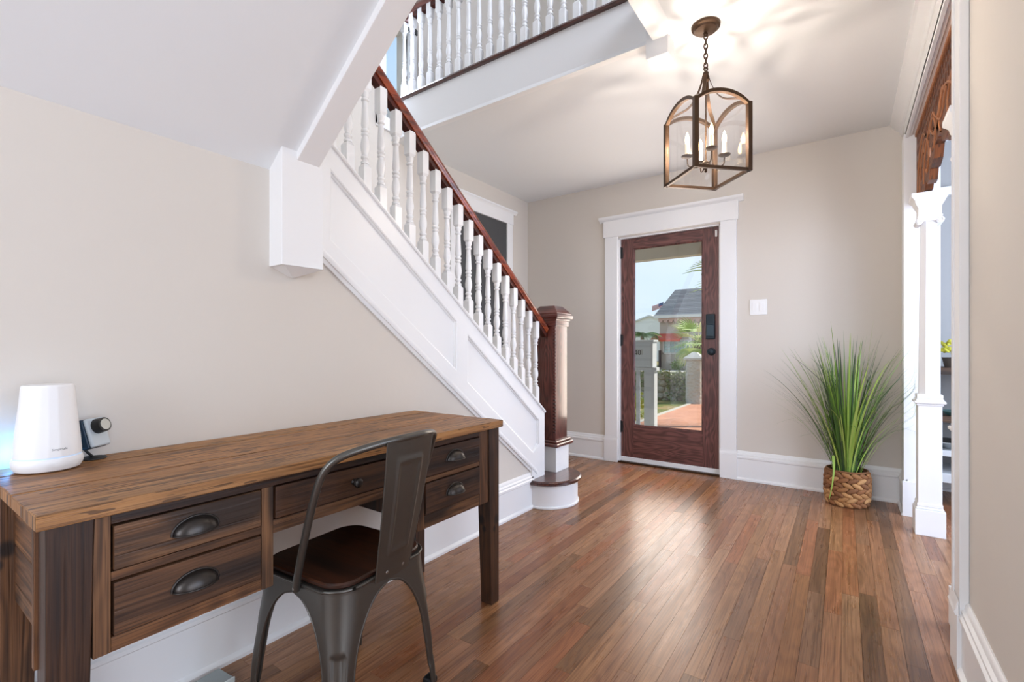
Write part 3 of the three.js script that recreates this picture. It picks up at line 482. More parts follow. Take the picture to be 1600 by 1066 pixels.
// ---------------------------------------------------------------- desk
{
  const d = thing('writing_desk', 'long rustic brown plank desk with cup pulls against the left wall', 'desk');
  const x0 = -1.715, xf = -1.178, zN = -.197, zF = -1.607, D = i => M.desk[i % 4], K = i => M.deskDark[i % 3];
  const top = sub('tabletop', d), xs = [x0, -1.612, -1.502, -1.395, -1.285, xf];
  for (let i = 0; i < 5; i++) obj('plank', wbox(2, xs[i] + .0008, xs[i + 1] - .0008, .731 + (i === 4 ? 0 : .001), .76 - (i % 2) * .0012, zF, zN, .003), M.deskTop[i % 4], top);
  const yb = .452, leg = (xa, xb, za, zb, mat, ta) => { const g = wbox(1, xa, xb, 0, .731, za, zb, .003), p = g.attributes.position; for (let i = 0; i < p.count; i++) { const t = clamp((.43 - p.getY(i)) / .43) * .016; p.setX(i, p.getX(i) + (p.getX(i) > (xa + xb) / 2 ? 0 : t)); p.setZ(i, p.getZ(i) + (ta > 0 ? (p.getZ(i) < (za + zb) / 2 ? t : 0) : (p.getZ(i) > (za + zb) / 2 ? -t : 0))); } obj('leg', g, mat, d); };
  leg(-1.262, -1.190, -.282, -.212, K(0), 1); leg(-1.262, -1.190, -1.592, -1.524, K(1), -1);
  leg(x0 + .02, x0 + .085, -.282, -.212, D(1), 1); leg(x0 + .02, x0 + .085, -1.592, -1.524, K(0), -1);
  // near side panel of horizontal boards
  const sp = sub('side_panel', d), ys = [.452, .497, .588, .668, .731];
  for (let i = 0; i < 4; i++) obj('plank', wbox(0, x0 + .083, -1.258, ys[i] + .0008, ys[i + 1] - .0008, -.262, -.238, .002), D(i + 1), sp);
  obj('corner_batten', wbox(1, -1.2625, -1.246, yb, .731, -.245, -.206, .002), D(3), d);
  const fp = sub('far_side_panel', d);
  for (let i = 0; i < 4; i++) obj('plank', wbox(0, x0 + .083, -1.258, ys[i] + .0008, ys[i + 1] - .0008, -1.566, -1.542, .002), D(i), fp);
  obj('inner_panel', wbox(2, x0 + .05, -1.21, yb, .731, -.636, -.618, .001), D(0), d); obj('inner_panel', wbox(2, x0 + .05, -1.21, yb, .731, -1.166, -1.148, .001), K(1), d);
  obj('back_panel', [wbox(2, x0 + .03, x0 + .045, yb, .731, -.62, -.24), wbox(2, x0 + .03, x0 + .045, .585, .731, -1.16, -.62), wbox(2, x0 + .03, x0 + .045, yb, .731, -1.56, -1.16)], D(2), d);
  obj('bottom_panel', [wbox(2, x0 + .04, -1.21, yb, yb + .012, -.62, -.26), wbox(2, x0 + .04, -1.21, yb, yb + .012, -1.54, -1.16), wbox(2, x0 + .04, -1.21, .59, .6, -1.15, -.63)], D(1), d);
  // face frame
  const fx0 = -1.222, fx1 = -1.198;
  for (const [a, b, y0, y1] of [[-.308, -.280, yb, .731], [-.636, -.606, yb, .708], [-1.168, -1.136, .43, .708], [-1.530, -1.471, .43, .731]]) obj('stile', wbox(1, fx0, fx1, y0, y1, a, b), D(a < -1 ? 2 : 0), d);
  obj('face_rail', [wbox(2, fx0, fx1, .708, .731, -1.471, -.308)], K(2), d);
  obj('face_rail', [wbox(2, fx0, fx1 - .0008, .594, .613, -.606, -.308), wbox(2, fx0, fx1 - .0008, yb, .482, -.606, -.308)], D(3), d);
  obj('face_rail', [wbox(2, fx0, fx1 - .0008, .586, .620, -1.136, -.636), wbox(2, fx0, fx1 - .0008, .59, .607, -1.471, -1.168), wbox(2, fx0, fx1 - .0008, .43, .476, -1.471, -1.168)], D(1), d);
  const cup = () => { const dome = new THREE.SphereGeometry(1, 26, 12, 0, Math.PI, 0, Math.PI / 2).toNonIndexed(); M4(dome, 0, Math.PI / 2, 0, [0, 0, 0], [1, 1, 1]); dome.scale(.030, .033, .045); dome.translate(0, -.014, 0); const ring = tube([...Array(13)].map((_, i) => { const a = Math.PI * i / 12; return [.0012, -.014 + .034 * Math.sin(a), .047 * Math.cos(a)]; }), .0028, 30, 6); const lip = tube([...Array(13)].map((_, i) => { const a = Math.PI * i / 12; return [.030 * Math.sin(a), -.014, .045 * Math.cos(a)]; }), .0022, 30, 6); return merge([dome, ring, lip]); };
  const cg = cup();
  const drawer = (za, zb, ya, yc, mat, kind) => {
    const o = obj('drawer', [wbox(2, -1.216, -1.1925, ya + .003, yc - .003, za + .0035, zb - .0035, .002)], mat, d), z = (za + zb) / 2, y = (ya + yc) / 2;
    if (kind === 'cup') { const h = obj('cup_pull', cg, M.pewter, o); h.position.set(-1.1925, y + .005, z); h.userData.label = 'dark pewter cup pull'; }
    else for (const q of kind) { const h = obj('knob', M4(lathe([[0, 0], [.009, 0], [.0085, .002], [.006, .006], [.006, .011], [.012, .015], [.0145, .021], [.013, .027], [.007, .031], [0, .032]], 20), 0, 0, -Math.PI / 2, [-1.1925, y, q]), M.pewter, o); h.userData.label = 'dark round knob'; }
  };
  drawer(-.606, -.308, .613, .708, D(0), 'cup'); drawer(-.606, -.308, .482, .594, D(2), 'cup');
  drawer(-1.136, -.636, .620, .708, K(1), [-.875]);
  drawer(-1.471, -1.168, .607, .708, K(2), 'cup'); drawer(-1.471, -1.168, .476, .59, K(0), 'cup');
}

// ---------------------------------------------------------------- metal chair
{
  const c = thing('metal_chair', 'dark gunmetal cafe chair with brown wooden seat pushed under the desk', 'chair', [-1.234, 0, -.878], .085);
  const HS = .432, hT = .178, rT = .075;
  const per = (h, r, arc) => { const L = r * Math.PI / 4; if (Math.abs(arc) <= L) { const a = Math.PI / 4 + arc / r; return [h - r + r * Math.cos(a), h - r + r * Math.sin(a), Math.cos(a), Math.sin(a)]; } if (arc > 0) return [h - r - (arc - L), h, 0, 1]; return [h, h - r - (-arc - L), 1, 0]; };
  const yApr = HS - .03;
  const legW = (y, full) => { const wb = .047; if (y >= yApr) return full; const q = (yApr - y) / .20; if (q < 1) return wb + (full - wb) * (1 - Math.sqrt(1 - (1 - q) * (1 - q))) * (1 - .12 * q); return wb - .016 * clamp((q - 1) / 1.1); };
  const rows = 72, cols = 26;
  const yRow = v => { const k = v * v * .35 + v * .65; return HS * (1 - v) + 0 * k; };
  const surf = (off, u, v) => {
    const y = yRow(v) + .002, t = 1 - y / HS, h = hT + .024 * t, r = rT - .048 * smooth(.05, .7, t), full = r * Math.PI / 4 + (h - r) - .0005, w = legW(y, full), arc = (u * 2 - 1) * w, [x, z, nx, nz] = per(h, r, arc);
    let o = off; if (y < .285) { const g = (1 - smooth(.014, .021, Math.abs(arc))) * (y > .268 ? smooth(.285, .262, y) : 1); o -= .0085 * g; }
    if (y < .088) o += .0035 * smooth(.088, .072, y);
    return [x + nx * o, y, z + nz * o];
  };
  const parts = [];
  for (let k = 0; k < 4; k++) {
    const g1 = grid(cols, rows, (u, v) => surf(0, 1 - u, v)), g2 = grid(cols, rows, (u, v) => surf(-.0028, u, v));
    const lip = s => tube([...Array(40)].map((_, i) => surf(-.003, s, .068 + i / 39 * .93)), .0042, 110, 6);
    const foot = (() => { const p = surf(-.004, .5, 1), g = new RoundedBoxGeometry(.036, .026, .036, 1, .008); g.translate(p[0] - .010, .0132, p[2] - .010); return g; })();
    const L = obj('leg', M4(merge([g1, g2, lip(0), lip(1)]), 0, k * Math.PI / 2, 0), M.gun, c);
    obj('foot', M4(foot, 0, k * Math.PI / 2, 0), M.black, L);
  }
  const sq = (h, r, n = 8) => { const p = []; for (let k = 0; k < 4; k++) for (let i = 0; i <= n; i++) { const a = k * Math.PI / 2 + i / n * Math.PI / 2, cx = (h - r) * [1, -1, -1, 1][k], cz = (h - r) * [1, 1, -1, -1][k]; p.push([cx + r * Math.cos(a), cz + r * Math.sin(a)]); } return p; };
  obj('seat_pan', [ext(1, sq(.179, .075), [], HS - .012, HS + .002, .002), tube(sq(.1785, .075, 6).map(([a, b]) => [a, HS, b]), .0045, 120, 8, true)], M.gun, c);
  obj('seat', uvm(ext(1, sq(.170, .066), [], HS + .002, HS + .017, .004), 0, .32, 1.2), M.seat, c);
  // back hoop
  const hp = [[.03, HS - .012, .190], [.045, HS + .03, .196], [.085, HS + .13, .206], [.132, HS + .25, .212], [.160, HS + .318, .206], [.190, HS + .356, .180], [.235, HS + .378, .115], [.262, HS + .388, .05], [.266, HS + .389, 0]];
  obj('back_hoop', tube([...hp, ...hp.slice(0, -1).reverse().map(([a, b, z]) => [a, b, -z])], .0098, 120, 10), M.gun, c);
  // back splat, pressed with a long rounded panel
  const spl = (u, v, off) => { const s = u * 2 - 1, w = .064 + .025 * v, z = s * w, y = HS - .008 + v * .392, x = .192 + .070 * Math.pow(v, 1.15) + .006 * Math.sin(v * Math.PI) + .006 * (1 - s * s); const ins = smooth(.62, .52, Math.abs(s)) * smooth(.16, .20, v) * smooth(.88, .84, v), ins2 = smooth(.50, .40, Math.abs(s)) * smooth(.19, .23, v) * smooth(.85, .81, v); return [x + off + .0035 * (ins - ins2), y, z]; };
  const bc = merge([grid(40, 60, (u, v) => spl(u, v, .0015)), grid(40, 60, (u, v) => spl(1 - u, v, -.0015)), ...[0, 1].map(e => tube([...Array(14)].map((_, i) => spl(e, i / 13, 0)), .0026, 30, 6))]);
  obj('back_splat', bc, M.gun, c);
  for (const z of [-.03, .03]) obj('bolt', M4(new THREE.SphereGeometry(.0065, 12, 8).toNonIndexed(), 0, 0, 0, [.199, HS + .012, z], [.6, 1, 1]), M.steel, c);
  for (const z of [-.19, .19]) obj('bolt', M4(new THREE.SphereGeometry(.0055, 12, 8).toNonIndexed(), 0, 0, 0, [.032, HS - .004, z * 1.035]), M.steel, c);
}

// ---------------------------------------------------------------- things on the desk
const font = await new FontLoader().loadAsync('fonts/droid/droid_sans_regular.typeface.json').catch(() => null) ?? await new FontLoader().loadAsync('fonts/droid/droid_sans_bold.typeface.json');
{
  const r = thing('alarm_base', 'white tapered cylinder alarm base with a blue glow at the desk end', 'alarm base', [-1.628, .76, -.295]);
  obj('base', lathe([[0, 0], [.052, 0], [.060, .003], [.0655, .013], [.0665, .024], [.064, .032], [0, .032]], 56), M.plastic, r);
  obj('body', lathe([[0, .036], [.0632, .036], [.0625, .05], [.0605, .08], [.056, .125], [.0518, .165], [.0495, .198], [.0488, .2065], [.0462, .2105], [0, .2115]], 56), M.plastic, r);
  obj('light_ring', lathe([[0, .0315], [.0625, .0315], [.0628, .034], [.0625, .0365], [0, .0365]], 48), std({ color: 0xdfeeff, emissive: 0x66b4ff, emissiveIntensity: .06 }), r);
  const p = new THREE.PointLight(0x4fa8ff, .014, 0, 2); p.position.set(-.058, .034, .055); p.shadow.radius = .3; p.castShadow = true; p.name = 'ring_light'; r.add(p);
  const tg = new TextGeometry('SimpliSafe', { font, size: .0046, depth: .0004, curveSegments: 3 }).toNonIndexed(); tg.computeBoundingBox(); const w = tg.boundingBox.max.x; const P = tg.attributes.position;
  for (let i = 0; i < P.count; i++) { const y = .052 + P.getY(i), rad = .0624 + (.0605 - .0624) * (y - .05) / .03 + P.getZ(i), a = (P.getX(i) - w / 2) / .062 + 1.73; P.setXYZ(i, rad * Math.sin(a + .0), y, rad * Math.cos(a)); }
  tg.computeVertexNormals();
  obj('lettering', tg, std({ color: 0x555555, roughness: .6 }), r);
}
{
  const r = thing('web_camera', 'small dark and white camera on a stand behind the alarm base', 'camera', [-1.672, .7598, -.392], 0);
  obj('stand_base', M4(lathe([[0, 0], [.027, 0], [.029, .002], [.028, .005], [.008, .007], [0, .007]], 32), 0, 0, 0), M.black, r);
  obj('stand_arm', tube([[0, .005, 0], [.002, .02, .012], [.0, .034, .02], [0, .045, .012]], .0032, 20, 8), M.black, r);
  const h = new THREE.Group(); h.name = 'head'; h.scale.setScalar(1.42); h.position.set(0, .068, 0); h.rotation.set(-.25, .6, 0, 'YXZ'); r.add(h);   // faces +x, -z
  h.rotation.y = -2.35 + Math.PI;
  h.rotation.set(-.28, -2.4 + Math.PI * 1, 0, 'YXZ'); h.rotation.y = Math.PI - .95;
  obj('housing', box(-.021, .021, -.027, .030, -.011, .004, .003), std({ color: 0x152f45, roughness: .4 }), h);
  obj('face_plate', box(-.0205, .0205, -.0265, .0295, .004, .012, .004), std({ color: 0xb9c3c9, roughness: .4 }), h);
  obj('lens', [M4(cyl(.0135, .0145, .016, 24), Math.PI / 2, 0, 0, [0, .012, .019])], M.black, h);
  obj('lens_glass', M4(cyl(.0105, .0105, .002, 24), Math.PI / 2, 0, 0, [0, .012, .0272]), std({ color: 0x8a8f8c, roughness: .15 }), h);
}
{
  const r = thing('floor_socket', 'small pale plastic block on the floor by the baseboard under the desk', 'plastic block', [-1.615, 0, -.66], .1);
  obj('body', box(-.045, .045, 0, .022, -.05, .05, .005), std({ color: 0x9aa3a3, roughness: .25 }), r);
  obj('edge_strip', box(.040, .0465, .006, .0245, -.05, .05, .003), std({ color: 0xd5dedd, roughness: .3 }), r);
}

// ---------------------------------------------------------------- grass plant in a woven basket
{
  const p = thing('potted_grass', 'tall green artificial grass in a woven brown basket beside the column', 'plant', [.012, 0, -3.955]);
  const bk = sub('basket', p);
  const rad = y => .118 + .012 * Math.sin(y / .235 * Math.PI) - .006 * (1 - y / .235);
  obj('liner', lathe([[0, .004], [rad(0) - .014, .004], [rad(.1) - .012, .1], [rad(.22) - .012, .222], [rad(.22) - .02, .222], [rad(.1) - .02, .12], [0, .12]], 28), std({ color: 0x2f2016, roughness: .9 }), bk);
  const sg = [0, 1].map(k => { const g = new THREE.SphereGeometry(1, 9, 7).toNonIndexed(); g.scale(.037, .0165, .012); return g; });
  const bm = [0x9a6a3f, 0xb98a58, 0x7d5230, 0xa87848, 0x8c5c36].map(c => std({ color: c, roughness: .8, bumpMap: deskBump, bumpScale: .002 }));
  const R = mulberry(77);
  for (let j = 0; j < 7; j++) for (let i = 0; i < 15; i++) {
    const y = .024 + j * .0315, a = (i + (j % 2) * .5 + R() * .12) / 15 * Math.PI * 2, r = rad(y) + (R() - .5) * .004, m = obj('strand', sg[j % 2], bm[Math.floor(R() * 5)], bk);
    m.position.set(r * Math.sin(a), y, r * Math.cos(a)); m.rotation.set(0, a, (j % 2 ? 1 : -1) * (.36 + R() * .15), 'YXZ');
  }
  obj('rim', [M4(new THREE.TorusGeometry(rad(.23) - .003, .0065, 8, 40).toNonIndexed(), Math.PI / 2, 0, 0, [0, .236, 0]), M4(new THREE.TorusGeometry(rad(0) - .002, .006, 8, 40).toNonIndexed(), Math.PI / 2, 0, 0, [0, .007, 0])], bm[2], bk);
  obj('soil', M4(cyl(.098, .098, .01, 24), 0, 0, 0, [0, .205, 0]), std({ color: 0x2a2118, roughness: 1 }), p);
  const gm = [0x7da03c, 0x5f8636, 0x96b44e, 0x4a6a32, 0x3c5230, 0xa8be5e].map(c => phys({ color: c, roughness: .5, side: THREE.DoubleSide, transmission: 0 }));
  const blade = (L, lean, az, w, b0, droop, kink) => {
    const pts = [], n = 12, q = new THREE.Vector3(b0 * Math.cos(az), .2, b0 * Math.sin(az)); let el = Math.PI / 2 - lean * .35, s = L / n;
    for (let i = 0; i <= n; i++) { pts.push(q.clone()); el -= (droop * Math.pow(i / n, 1.4) + lean * .65 / n) + (kink && i === 8 ? kink : 0); q.add(new THREE.Vector3(Math.cos(el) * Math.cos(az) * s, Math.sin(el) * s, Math.cos(el) * Math.sin(az) * s)); }
    for (const p of pts) { p.z = Math.max(p.z, -.17); p.x = Math.min(p.x, .345); if (p.x > .24) { const k = smooth(.24, .29, p.x); p.z += (clamp(p.z, .105, .22) - p.z) * k; } }
    const side = new THREE.Vector3(-Math.sin(az), 0, Math.cos(az)), out = new THREE.Vector3(Math.cos(az), 0, Math.sin(az));
    return grid(2, n, (u, v) => { const i = Math.round(v * n), ww = w * Math.pow(1 - v, .55) * (.55 + .45 * smooth(0, .25, v)) + .0004, k = pts[i]; return [k.x + side.x * (u - .5) * ww + out.x * (u === .5 ? -.12 * ww : 0), k.y, k.z + side.z * (u - .5) * ww + out.z * (u === .5 ? -.12 * ww : 0)]; });
  };
  for (let i = 0; i < 150; i++) {
    const az = R() * Math.PI * 2, lean = .06 + .82 * Math.pow(R(), 1.3), L = (.60 + .48 * R()) * (1 - .15 * lean);
    const back = Math.sin(az) < -.3;
    obj('blade', blade(L * (back ? .95 : 1), back ? lean * .5 : lean, az, .007 + .013 * R() * R() + .003, .02 + .06 * R(), .01 + .07 * R() * lean, R() < .12 ? .5 + .5 * R() : 0), gm[Math.floor(R() * 6)], p);
  }
  const thin = [[], []]; for (let i = 0; i < 170; i++) { const az = R() * Math.PI * 2, lean = .1 + .95 * R(), back = Math.sin(az) < -.2; thin[i % 2].push(blade(.45 + .55 * R(), back ? lean * .45 : lean, az, .003 + .003 * R(), .02 + .06 * R(), .02 + .06 * R(), R() < .1 ? .8 : 0)); }
  stuff(obj('fine_blades', thin[0], gm[4], p)); stuff(obj('fine_blades', thin[1], gm[1], p));
  for (const [az, L, lean, w, ci] of [[2.95, .62, .95, .005, 4], [.35, .78, .95, .010, 2], [.5, .8, .85, .008, 2], [3.3, .75, .75, .006, 4], [1.4, .5, .9, .016, 2], [1.2, .62, .75, .013, 5]]) obj('blade', blade(L, lean, az, w, .07, .03, 0), gm[ci], p);
  obj('blade', grid(2, 10, (u, v) => [-.075 - v * .035 + .02 * Math.sin(v * 2.5), .335 - v * .29 + .03 * Math.sin(v * 3.1), .085 + .065 * Math.sin(v * 2.2) + (u - .5) * .0 + 0].map((q, k) => k === 0 ? q + (u - .5) * .018 * (1 - v * .8) : q)), gm[2], p);
}

// ---------------------------------------------------------------- outside the front door
{
  const GY = -.15, r = mulberry(99);
  const conc = std({ color: 0xb8b4aa, roughness: .9, bumpMap: fineNoise, bumpScale: .003 });
  const texGrass = dataTex(512, 512, (u, v) => { const a = fbm(u, v, 6, 6, 5, 4), b = fbm(u, v, 60, 60, 2, 6); return mixc(mixc([.36, .42, .20], [.52, .52, .28], b), [.62, .55, .38], smooth(.45, .62, a)); });
  const texPath = dataTex(512, 512, (u, v) => { const a = fbm(u, v, 8, 8, 5, 14), b = fbm(u, v, 70, 70, 2, 3); return mixc([.70, .48, .38], [.82, .61, .50], a * .7 + b * .3); });
  struct('ground', uvm(box(-60, 60, GY - .2, GY - .004, -90, -6.1), 0, 2, 2), std({ map: texGrass, color: 0xe8e8e0, roughness: 1 }), 'patchy green and brown front lawn', 'lawn');
  struct('porch_floor', box(-6, 3.9, -.2, -.02, -6.0, -4.9 + .56, .01), conc, 'concrete porch floor outside the front door', 'porch floor');
  struct('path', uvm(box(-2.74, -1.2, GY - .05, GY, -26, -6.1), 0, 1.5, 1.5), std({ map: texPath, roughness: .9 }), 'terracotta coloured path leading from the porch', 'path');
  struct('path_edge', box(-2.82, -2.74, GY - .05, GY + .012, -11.2, -6.1, .005), conc, 'pale concrete edging along the path', 'kerb');
  struct('street', [box(-60, 60, GY - .05, GY + .002, -26.9, -14)], std({ color: 0xbab6ae, roughness: .95 }), 'pale street beyond the stone wall', 'street');
  struct('porch_ceiling', [box(-6, 3.9, 2.66, 2.74, -6.1, -4.34), box(-6, 3.9, 2.205, 2.66, -6.1, -5.96, .004), box(2.46, 3.9, 2.62, 2.70, -6.1, 3.5)], std({ color: 0xd0cabf, roughness: .8 }), 'beige porch ceiling and beam above the door', 'porch ceiling');
  // mailbox on the railing post
  const mb = thing('mailbox', 'grey parcel mailbox numbered 40 on the porch railing', 'mailbox', [-2.0, 0, -5.6]);
  const gm = std({ color: 0xc8d0d8, roughness: .5 });
  obj('box', [box(-.27, .115, .835, 1.145, -.16, 0, .006)], gm, mb); obj('lid', box(-.28, .13, 1.14, 1.168, -.17, .012, .006), gm, mb);
  obj('door_panel', box(-.25, .09, .86, 1.12, 0, .006, .003), gm, mb);
  obj('number_plate', box(-.155, -.005, .985, 1.05, .006, .0075), std({ color: 0xb6babc, roughness: .5 }), mb);
  const tg = new TextGeometry('40', { font, size: .058, depth: .002, curveSegments: 4 }).toNonIndexed(); tg.translate(-.112, .985, .0075); obj('number', tg, M.black, mb);
  const rl = thing('porch_railing', 'grey painted porch railing with a square post below the mailbox', 'railing', [-2.0, 0, -5.66]);
  const gp = std({ color: 0xc4cad0, roughness: .6 });
  obj('post', box(.008, .135, -.02, .79, -.06, .06, .004), gp, rl); obj('rail', box(-2.4, .16, .79, .832, -.06, .06, .004), gp, rl); obj('rail', box(-2.4, .0, .06, .1, -.03, .03, .003), gp, rl);
  for (let i = 0; i < 8; i++) obj('baluster', box(-.105 - i * .14, -.065 - i * .14, .1, .67 + .12, -.02, .02, .003), gp, rl);
  // yellow green shrub
  const leafG = (L, w) => grid(2, 3, (u, v) => [(u - .5) * w * Math.sin(Math.PI * (v * .9 + .08)), .15 * L * Math.sin(v * 3) + (u === .5 ? -.02 * w : 0), v * L]);
  const leaves = (n, rx, ry, rz, L, w, rr) => { const o = []; for (let i = 0; i < n; i++) { const a = rr() * 6.28, b = Math.acos(2 * rr() - 1), q = .6 + .4 * rr(); o.push(M4(leafG(L, w), rr() * 6, rr() * 6, rr() * 6, [rx * q * Math.sin(b) * Math.cos(a), ry * q * Math.cos(b), rz * q * Math.sin(b) * Math.sin(a)], [.7 + .6 * rr(), 1, .7 + .6 * rr()])); } return o; };
  const green = (c) => phys({ color: c, roughness: .6, side: THREE.DoubleSide, transmission: .3, thickness: 0 });
  const sh = thing('shrub', 'yellow green shrub low behind the porch railing', 'shrub', [-2.85, GY, -6.9]);
  obj('stems', [...Array(9)].map((_, i) => tube([[0, 0, 0], [.1 * Math.cos(i * .7), .2, .1 * Math.sin(i * .7)], [.25 * Math.cos(i * .7), .42, .22 * Math.sin(i * .7)]], .008, 8, 5)), std({ color: 0x5b4630, roughness: .9 }), sh);
  stuff(obj('foliage', leaves(700, .42, .32, .4, .075, .04, r).map(g => g.translate(0, .34, 0)), green(0xb2b83a), sh));
  // stone garden wall and pillar
  const rough = std({ color: 0xb0ab9c, roughness: 1, bumpMap: fineNoise, bumpScale: .02 });
  const rock = (sx, sy, sz, p, rr) => { const g = new THREE.IcosahedronGeometry(1, 1), v = g.attributes.position, s = Math.floor(rr() * 1e6); for (let i = 0; i < v.count; i++) { const k = .9 + .18 * hash(Math.round(v.getX(i) * 50), Math.round(v.getY(i) * 50) * 7 + Math.round(v.getZ(i) * 50), s); v.setXYZ(i, v.getX(i) * k * sx, v.getY(i) * k * sy, v.getZ(i) * k * sz); } g.deleteAttribute('normal'); g.computeVertexNormals(); g.translate(...p); return g; };
  const gw = thing('garden_wall', 'low vine covered stone garden wall beyond the lawn', 'garden wall', [0, GY, -11.3]);
  obj('core', box(-7, -2.95, 0, .66, -.14, .14), rough, gw);
  const st = []; for (let x = -7; x < -2.95; x += .2) for (let y = .08; y < .68; y += .15) st.push(rock(.115, .085, .06, [x + r() * .1, y + r() * .04, .14], r)); stuff(obj('stones', st, rough, gw));
  const vi = []; for (let i = 0; i < 2600; i++) { const x = -7 + r() * 4.1, y = r() * .7; if (fbm((x + 8) / 5, y, 9, 4, 3, 40) < .40) continue; vi.push(M4(leafG(.07, .05), r() * 6, r() * 6, r() * 6, [x, y, .2 + r() * .06])); } stuff(obj('vines', vi, green(0x8d966c), gw));
  const pl = thing('stone_pillar', 'grey stone gate pillar with pointed cap at the path end', 'pillar', [-2.72, GY, -10.9]);
  obj('core', box(-.15, .15, 0, .96, -.15, .15, .01), std({ color: 0xa5a49e, roughness: 1 }), pl);
  const px = grid(40, 24, (u, v) => { const a = u * Math.PI * 2, k = .17 / Math.pow(Math.pow(Math.abs(Math.cos(a)), 5) + Math.pow(Math.abs(Math.sin(a)), 5), .2), q = k * (.97 + .16 * (fbm(u, v, 7, 7, 3, 77) - .3)); return [q * Math.cos(a), .96 * v, -q * Math.sin(a)]; });
  obj('stones', px, std({ color: 0xb9b7af, roughness: 1, bumpMap: fineNoise, bumpScale: .02 }), pl);
   
  const cp = new THREE.CylinderGeometry(.07, .27, .12, 4, 1).toNonIndexed(); M4(cp, 0, Math.PI / 4, 0, [0, 1.07, 0]); cp.deleteAttribute('normal'); cp.computeVertexNormals();
  obj('cap', [box(-.2, .2, .955, 1.012, -.2, .2, .012), cp], std({ color: 0xb9b8b3, roughness: .95 }), pl);
  // neighbour's house
  const hs = thing('house', 'beige house across the street with grey shingle roof and red awning', 'house', [-9.0, GY, -28]);
  const hw = std({ color: 0xb4aa9c, roughness: .9 });
  obj('wall', [box(0, 9, 0, 3.1, -8, 0)], hw, hs);
  const roofM = std({ color: 0x5c6269, roughness: .9, bumpMap: fineNoise, bumpScale: .02 });
  const rf = sub('roof', hs); const pitch = Math.atan2(1.95, 4.0), rl2 = Math.hypot(1.95, 4.0);
  obj('deck', ext(0, [[.35, 3.10], [-4.0, 5.12], [-8.4, 3.10]], [], -.2, 9.2), roofM, rf);
  for (let i = 0; i < 16; i++) { const t0 = i / 16, t1 = (i + 1.15) / 16; obj('shingle_course', sweep([[0, .012], [rl2 / 16 * 1.12, -.0], [rl2 / 16 * 1.12, .03], [0, .05]], [-.22, 3.115 + t0 * 1.99, .36 - t0 * 4.32], [9.2, 3.115 + t0 * 1.99, .36 - t0 * 4.32], [0, Math.sin(pitch), -Math.cos(pitch)], [0, Math.cos(pitch), Math.sin(pitch)]), i % 3 ? roofM : std({ color: 0x666c73, roughness: .9 }), rf); }
  obj('eave_board', [box(-.25, 9.2, 3.0, 3.16, .28, .40)], std({ color: 0xd2cfc8, roughness: .7 }), hs);
  const sc = [box(.0, 9.1, 2.88, 3.0, .02, .25)]; for (let i = 0; i < 26; i++) sc.push(M4(cyl(.12, .12, .06, 12), Math.PI / 2, 0, 0, [.12 + i * .3, 2.86, .2]));
  obj('scalloped_trim', sc, std({ color: 0xc4a79a, roughness: .8 }), hs);
  obj('awning', ext(0, [[0, 2.1], [0, 2.02], [.95, 1.70], [.95, 1.62], [1.0, 1.62], [1.0, 1.74]], [], -.25, 1.45), std({ color: 0xc2553f, roughness: .7 }), hs);
  obj('awning_post', [box(-.12, -.06, 0, 1.7, .9, .96)], std({ color: 0x6a4a3c, roughness: .8 }), hs);
  const gb = sub('glass_block_window', hs); const gbm = std({ color: 0xa9c3c0, roughness: .2 });
  obj('window_frame', [box(.2, 1.72, .9, .96, 0, .05), box(.2, 1.72, 1.68, 1.74, 0, .05), box(.2, .26, .9, 1.74, 0, .05), box(1.66, 1.72, .9, 1.74, 0, .05), box(.26, 1.66, .96, 1.68, 0, .015)], std({ color: 0xdedbd4, roughness: .7 }), gb);
  for (let i = 0; i < 7; i++) for (let j = 0; j < 4; j++) obj('glass_block', box(.275 + i * .199, .455 + i * .199, .975 + j * .178, 1.14 + j * .178, .01, .05, .02), gbm, gb);
  obj('corner_post', box(1.72, 1.86, 0, 2.0, .0, .1), std({ color: 0xd8d4cc, roughness: .8 }), hs);
  obj('downspout', box(-.02, .10, .1, 1.1, .02, .14), std({ color: 0x4f4a46, roughness: .8 }), hs);
  obj('doorway', box(2.0, 3.2, 0, 2.0, .0, .03), std({ color: 0x584338, roughness: .8 }), hs);
  const bs = thing('shrub', 'small green bush at the foot of the house wall', 'shrub', [-7.75, GY, -27.2]);
  stuff(obj('foliage', leaves(260, .35, .28, .3, .14, .06, r).map(g => g.translate(0, .28, 0)), green(0x7f9a45), bs));
  // distant white building and flag
  const wb = thing('white_building', 'distant white gabled building left of the house', 'building', [-17, GY, -46]);
  obj('wall', ext(2, [[-3, 0], [5, 0], [5, 3.2], [1.2, 4.4], [-3, 3.0]], [], -6, 0), std({ color: 0xf0eeea, roughness: .8 }), wb); obj('roof', [ext(2, [[1.2, 4.4], [5.3, 3.1], [5.3, 3.22], [1.2, 4.55]], [], -6.1, .15), ext(2, [[1.2, 4.4], [-3.3, 2.9], [-3.3, 3.02], [1.2, 4.55]], [], -6.1, .15)], std({ color: 0xdfe0e0, roughness: .8 }), wb);
  const fg = thing('flag', 'small red white and blue flag beside the house roof', 'flag', [-12.55, GY, -40]);
  obj('pole', M4(cyl(.03, .03, 5.2, 8), 0, 0, 0, [0, 2.6, 0]), M.steel, fg);
  const fl = (a, b, c, d) => grid(10, 3, (u, v) => { const U = a + (b - a) * u, V = c + (d - c) * v; return [-.95 * U, 5.15 - .42 * V - .3 * U, .06 * Math.sin(U * 7)]; });
  const two = c => std({ color: c, roughness: .8, side: THREE.DoubleSide });
  const sp = [[], []]; for (let i = 0; i < 7; i++) sp[i % 2].push(i < 4 ? fl(.42, 1, i / 7, (i + 1) / 7) : fl(0, 1, i / 7, (i + 1) / 7));
